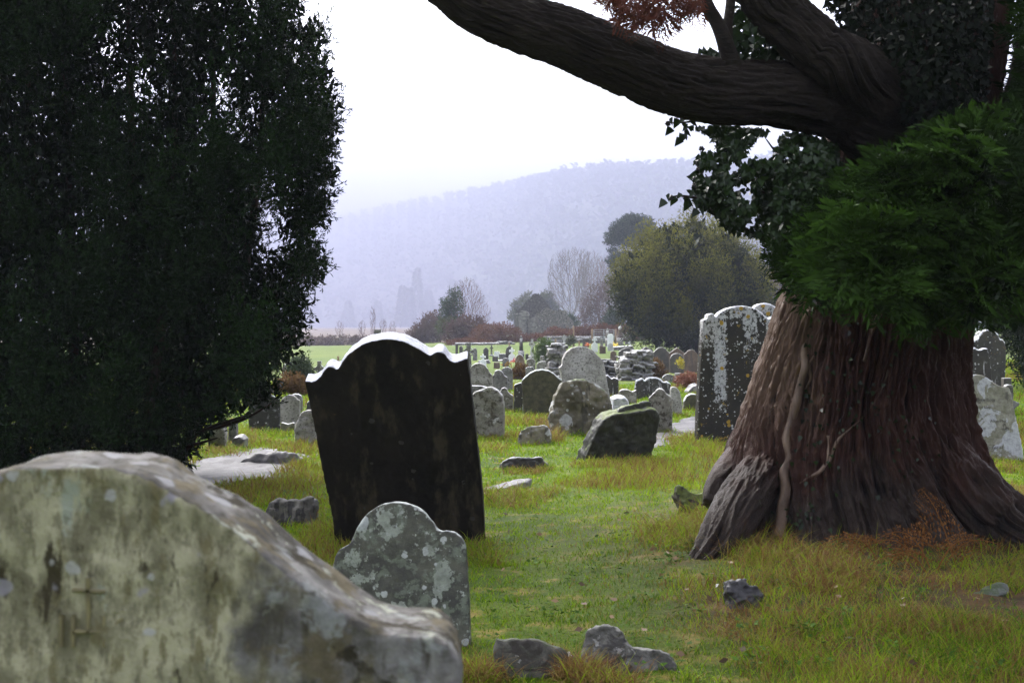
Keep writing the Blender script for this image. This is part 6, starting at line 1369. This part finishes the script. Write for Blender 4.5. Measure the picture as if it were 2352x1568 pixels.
bush('green_sapling', 'small bright green sapling near the wooden post', [(1306, 790), (1306, 778), (1312, 774), (1317, 780), (1316, 790)], 100, .3, 22, .2, .16, 157, M_olivel)
# bracken bank between the far graveyard and the church
def bank():
    segs = [([(1030, 805), (1032, 790), (1060, 784), (1090, 782), (1120, 788), (1122, 800), (1080, 806)], 128), ([(1075, 800), (1085, 770), (1100, 752), (1140, 744), (1165, 745), (1184, 758), (1195, 768), (1215, 776), (1212, 790), (1150, 802)], 138), ([(1205, 790), (1215, 775), (1250, 770), (1270, 756), (1290, 762), (1315, 764), (1318, 784), (1260, 790)], 138), ([(1310, 784), (1315, 756), (1340, 752), (1365, 750), (1400, 752), (1440, 748), (1470, 760), (1480, 784), (1400, 788)], 134)]
    B = Bag()
    for i, (poly, d) in enumerate(segs):
        n = 420; C, fr, _, _ = crown_pts(poly, d, 2.5, n, 14, 160 + i, .5); P, D, Ln, Wn = sprigs(C, np.zeros_like(C), .45, 10, 3, .26, .08, .7, .5, 170 + i)
        V, Fc, t = kites(P, D, Ln, Wn, np.repeat(ctint(C, 0, 175 + i, .25, -.1, 1.1), 30)); B.add(V, Fc, t)
    o = B.build('bracken_bank', M_bracken); tag(o, 'rust-red dead bracken covering the bank below the church', 'bracken', kind='stuff')
    # low stone boundary wall in front of it
bank()
drywall('boundary_wall', 'low lichened field wall along the foot of the bracken bank', [(1040, 800), (1042, 790), (1080, 788), (1130, 786), (1180, 784), (1182, 794), (1130, 797), (1080, 799)], 124, .7, M_masonry, .2, .45)
drywall('boundary_wall', 'field wall of pale rubble running behind the gate', [(1240, 792), (1242, 782), (1300, 779), (1360, 774), (1440, 768), (1442, 778), (1360, 784), (1300, 789)], 126, .7, M_masonry, .2, .45)
# conifers standing out on the hillside
for i, (x, yt, yb_, d, w_) in enumerate([(958, 612, 738, 330, 16), (925, 655, 745, 320, 15), (940, 660, 744, 315, 14), (985, 665, 742, 340, 14), (1040, 640, 742, 350, 13), (1195, 640, 720, 330, 20), (1175, 660, 730, 335, 14), (868, 690, 750, 360, 12), (800, 690, 752, 370, 14)]):
    d *= 5.5; p = pt(x, yb_, d); h = pt(x, yt, d)[2] - p[2]; g0 = float(ground(p[0], p[1])); p[2] = g0; h = pt(x, yt, d)[2] - g0
    e = empty('spruce_tree', p, ['tallest misty spruce on the valley slope', 'misty spruce left of the tallest one', 'shorter misty spruce against the tallest one', 'misty spruce right of the tallest one', 'faint spruce behind the bushy leafless tree', 'broad misty spruce above the church', 'slim misty spruce beside the broad one', 'faint spruce over the capped cross', 'faint spruce near the dark yew'][i], 'tree', 'spruces fading into the mist')
    n = 900; f = RNG.beta(1, 1.25, n); a = RNG.uniform(0, 2 * np.pi, n); rr = (1 - f) ** .85 * w_ * d / F * RNG.uniform(.4, 1.1, n) + .15
    C = p + np.stack([rr * np.cos(a), rr * np.sin(a), h * (.06 + .94 * f)], -1); D = np.stack([np.cos(a), np.sin(a), -.45 + 0 * a], -1) + RNG.normal(size=(n, 3)) * .2
    V, Fc, t = kites(C, D, 6.0, 3.0, RNG.random(n) * .6); mesh('crown', V, Fc, M_pine, e, attrs={'tint': t})
    V, f_, d_ = tube([p - [0, 0, .5], p + [0, 0, h * .5], p + [0, 0, h * .97]], [.3, .2, .04], 6, 3); B = Bag(); B.add(V, f_, d_); B.build('trunk', M_greyb, e)
# dark tree at the far side of the big trunk
e = empty('yew_tree', pt(2400, 900, 26), 'dark yew standing behind the inscribed headstone', 'tree')
NP_ = [(2330, 850), (2318, 820), (2322, 780), (2290, 760), (2262, 745), (2262, 700), (2300, 660), (2380, 560), (2520, 600), (2600, 800), (2500, 900), (2380, 870)]
C, fr, _, _ = crown_pts(NP_, 26, 1.6, 900, 90, 180, .4); P, D, Ln, Wn = sprigs(C, np.stack([0 * fr, fr, 0 * fr], -1), .3, 9, 5, .12, .03, 1.2, .2, 181)
V, Fc, t = kites(P, D, Ln, Wn, np.repeat(ctint(C, 0, 182, 1, 0, .7), 45)); mesh('crown', V, Fc, M_yewleaf, e, attrs={'tint': t})
V, f, d = tube([pt(2400, 915, 26) - [0, 0, .3], pt(2405, 800, 26), pt(2410, 680, 26)], [.25, .2, .1], 10, 5, .05, 6); B = Bag(); B.add(V, f, d); B.build('trunk', M_yewbark, e)
bush('bare_shrub', 'pale leafless shrub seen between the big trunk and the golden yew', [(1740, 700), (1745, 650), (1765, 620), (1800, 610), (1830, 640), (1830, 700)], 120, 2, 110, .7, .30, 183, M_brownl, 'shrub')

# ------------------------------------------------------------------ small things on the grass
# charred wood chunk
ck = groundhit(1715, 1392)[0]; e = None
stone('wood_chunk', 'black charred chunk of wood on the grass before the roots', 'wood chunk', [(1672, 1392), (1673, 1345), (1676, 1330), (1690, 1334), (1700, 1328), (1712, 1330), (1716, 1342), (1732, 1344), (1746, 1350), (1755, 1366), (1748, 1380), (1730, 1394)], stone_mat('wet_char', (.010, .009, .010), (.040, .038, .042), scale=8, lines=((.075, .075, .085), 18, .56, .66), rough=.38, bump=1.0, shift=False), thick=.17, lean=-18, bury=.04, voxel=.0085, disp=((.07, .06), (.025, .022)), foot=False)
stone('log', 'short mossy log lying against the root on the path side', 'log', [(1553, 1130), (1551, 1116), (1560, 1111), (1574, 1118), (1590, 1130), (1606, 1132), (1622, 1128), (1634, 1132), (1642, 1146), (1634, 1160), (1608, 1164), (1578, 1160), (1562, 1146)], stone_mat('mossy_log', (.030, .024, .016), (.075, .06, .04), scale=6, lines=((.02, .016, .01), 22, .5, .62), moss=((.085, .11, .014), .48, .60), rough=.7, bump=.9, shift=False), thick=.22, lean=-30, bury=.05, voxel=.012, disp=((.12, .05), (.04, .02)), foot=False, depth=10.4)
# dead bracken fronds
def frond(B, px, py, ax, L, seed, curl=.5):
    g = np.random.default_rng(seed); p = groundhit(px, py)[0] - [0, 0, .02]; n = 16
    t = np.linspace(0, 1, n); d = np.array([math.cos(ax), math.sin(ax)]); Q = np.stack([p[0] + d[0] * L * t * .6 + curl * .4 * L * d[0] * t ** 3, p[1] + d[1] * L * t * .5 - .06 * t, p[2] + L * (t - curl * .75 * t ** 2.6)], -1)
    V, f, dd = tube(Q[::3], np.linspace(.0055, .0018, len(Q[::3])), 5, 4); B.add(V, f, .7)
    for i in range(5, n):
        for s in (-1, 1):
            ln = L * .30 * (1 - .75 * (i - 5) / (n - 5)) * g.uniform(.6, 1); T = unit(Q[min(i + 1, n - 1)] - Q[i - 1]); sd = unit(np.cross(T, [.2, -1, .3])) * s
            m = 7; q = np.linspace(0, 1, m)[:, None]; R_ = Q[i] + sd * ln * q + np.array([0, 0, -1.]) * ln * .55 * q ** 2 + T * ln * .25 * q
            C = np.repeat(R_, 2, 0); D = np.concatenate([[T + sd * .4 - np.array([0, 0, .3]), -T + sd * .4 - np.array([0, 0, .3])]] * m); V, Fc, tt = kites(C, D + g.normal(size=D.shape) * .25, ln * .22, ln * .10, g.random(len(C)), g); B.add(V, Fc, tt)
M_fern = leaf_mat('dead_fern', (.07, .028, .010), (.25, .12, .04), .8, .25, .05)
fb = groundhit(2140, 1300)[0]; fe = empty('dead_fern', fb, 'orange dead fern with curled drooping fronds at the foot of the trunk', 'fern')
for i, (x, y, a, L, c) in enumerate([(2115, 1300, 2.6, .42, .9), (2140, 1305, 2.2, .50, .8), (2150, 1308, .6, .46, .9), (2165, 1300, .3, .40, .8), (2130, 1312, 3.0, .34, 1.0), (2195, 1290, 1.9, .62, .35), (2120, 1295, 1.4, .5, .8)]):
    B = Bag(); frond(B, x, y, a, L, 200 + i, c); B.build('frond', M_fern, fe)
fb = groundhit(1960, 1270)[0]; fe = empty('dead_fern', fb, 'flattened rusty fern litter in the grass close to the pale ivy stem', 'fern')
for i, (x, y, a, L, c) in enumerate([(1990, 1275, 2.9, .35, 1.1), (2020, 1290, 2.4, .4, 1.0), (1830, 1232, 2.8, .28, 1.1), (1850, 1236, .4, .26, 1.1), (1960, 1262, .3, .25, 1.1), (2040, 1300, .5, .3, 1.1)]):
    B = Bag(); frond(B, x, y, a, L, 220 + i, c); B.build('frond', M_fern, fe)
# a few white and brown specks: fallen leaves
def litter():
    P = groundhit(RNG.uniform(1150, 2330, 90), RNG.uniform(1180, 1560, 90)) + [0, 0, .035]
    V, Fc, t = kites(P, RNG.normal(size=P.shape) * [1, 1, .15], .05, .03, RNG.random(len(P))); o = mesh('fallen_leaves', V, Fc, leaf_mat('leaf_litter', (.05, .03, .02), (.24, .15, .08), .6, .1, .3, (.4, .4, .38)), attrs={'tint': t}); tag(o, 'brown leaves fallen here and there on the grass', 'leaves', kind='stuff')
litter()
# low broad-leaved weeds in the turf
def weeds():
    B = Bag(); g = np.random.default_rng(301)
    spots_ = [(1548, 1282), (1560, 1290), (1535, 1296), (1575, 1275), (1705, 1470), (1930, 1180), (1510, 1340), (1390, 1240)] + [(g.uniform(1100, 2340), g.uniform(1180, 1560)) for _ in range(150)]
    for x, y in spots_:
        p = groundhit(x, y)[0]
        m = int(g.integers(6, 13)); a = g.uniform(0, 2 * np.pi, m); r_ = g.uniform(.01, .06, m); C = np.stack([p[0] + r_ * np.cos(a), p[1] + r_ * np.sin(a), p[2] + g.uniform(.01, .06, m)], -1)
        V, Fc, t = kites(C, np.stack([np.cos(a), np.sin(a), g.uniform(-.1, .5, m)], -1), g.uniform(.02, .045, m), g.uniform(.014, .03, m), g.random(m), g, side=np.tile([0, 0, 1.0], (m, 1)) + g.normal(size=(m, 3)) * .3); B.add(V, Fc, t)
    o = B.build('weeds', leaf_mat('weed_leaves', (.025, .060, .006), (.070, .130, .018), .6, .2, .05)); tag(o, 'small broad-leaved weeds scattered through the turf', 'weeds', kind='stuff')
weeds()
# tufts seen in the photo: (px, py, blades, length, spread, dryness)
TUFTS = []
def T_(x, y, n, L, s, d, k=1, dx=0, dy=0):
    for _ in range(k): TUFTS.append((x + random.uniform(-dx, dx), y + random.uniform(-dy, dy), n, L, s, d))
T_(1180, 1150, 60, .22, .09, .62, 26, 90, 18); T_(1110, 1030, 60, .22, .10, .6, 10, 45, 12); T_(1275, 1000, 60, .32, .07, .78, 10, 14, 16); T_(1240, 975, 50, .25, .09, .95, 10, 25, 8)
T_(1590, 1020, 60, .26, .10, .65, 16, 40, 10); T_(1620, 1030, 50, .2, .10, .5, 12, 70, 10); T_(1100, 1275, 60, .20, .06, .55, 12, 35, 22); T_(735, 1215, 60, .2, .06, .6, 10, 25, 25)
T_(1330, 1560, 90, .22, .035, .92, 12, 30, 8); T_(1420, 1585, 80, .2, .05, .85, 10, 90, 8); T_(1100, 1560, 80, .2, .05, .8, 10, 30, 20); T_(1560, 1230, 60, .26, .10, .6, 22, 80, 30); T_(1640, 1200, 60, .28, .09, .62, 18, 40, 30)
T_(1820, 1300, 90, .25, .10, .82, 22, 170, 50); T_(1990, 1330, 80, .22, .10, .88, 16, 120, 40); T_(1740, 1290, 70, .16, .09, .45, 8, 50, 20); T_(2080, 1480, 70, .18, .09, .0, 26, 260, 60); T_(2080, 1480, 60, .16, .09, .9, 16, 260, 60); T_(1900, 1430, 60, .14, .09, .88, 18, 250, 40)
T_(2230, 1500, 80, .20, .10, .0, 14, 130, 60); T_(2230, 1480, 70, .18, .10, .95, 16, 140, 60); T_(2280, 1330, 60, .2, .12, .62, 18, 80, 30); T_(570, 1015, 60, .26, .12, .62, 16, 50, 12); T_(500, 1045, 50, .24, .10, .7, 8, 40, 8); T_(620, 990, 50, .2, .12, .45, 14, 60, 12)
T_(680, 1115, 50, .10, .10, .8, 10, 30, 10); T_(1430, 1070, 60, .14, .12, .7, 16, 90, 6); T_(1205, 1085, 60, .15, .06, .75, 10, 50, 5); T_(2280, 1080, 50, .22, .16, .7, 14, 60, 6); T_(1200, 965, 50, .26, .12, .6, 10, 50, 8)
# =================================================================== haze: real wet air over the valley
def make_haze():
    m, nt, out = new_mat('wet_air'); m.cycles.homogeneous_volume = True
    v = nt.nodes.new('ShaderNodeVolumePrincipled')
    v.inputs['Color'].default_value = HAZE_COL + (1,); v.inputs['Density'].default_value = HAZE_DENSITY
    v.inputs['Density Attribute'].default_value = ''; v.inputs['Anisotropy'].default_value = 0.0
    nt.links.new(v.outputs[0], out.inputs[1])
    zt = HAZE_TOP; zb = -14.0
    bm = bmesh.new(); bmesh.ops.create_cube(bm, size=1.0)
    for q in bm.verts: q.co = Vector((q.co.x * 22000, q.co.y * 22000, zb + (q.co.z + .5) * (zt - zb)))
    o = bm_obj('haze', bm, m, (0, 0, 0)); o['kind'] = 'stuff'; o['label'] = 'pale lilac mist filling the valley'; o['category'] = 'haze'
make_grass()
make_haze()
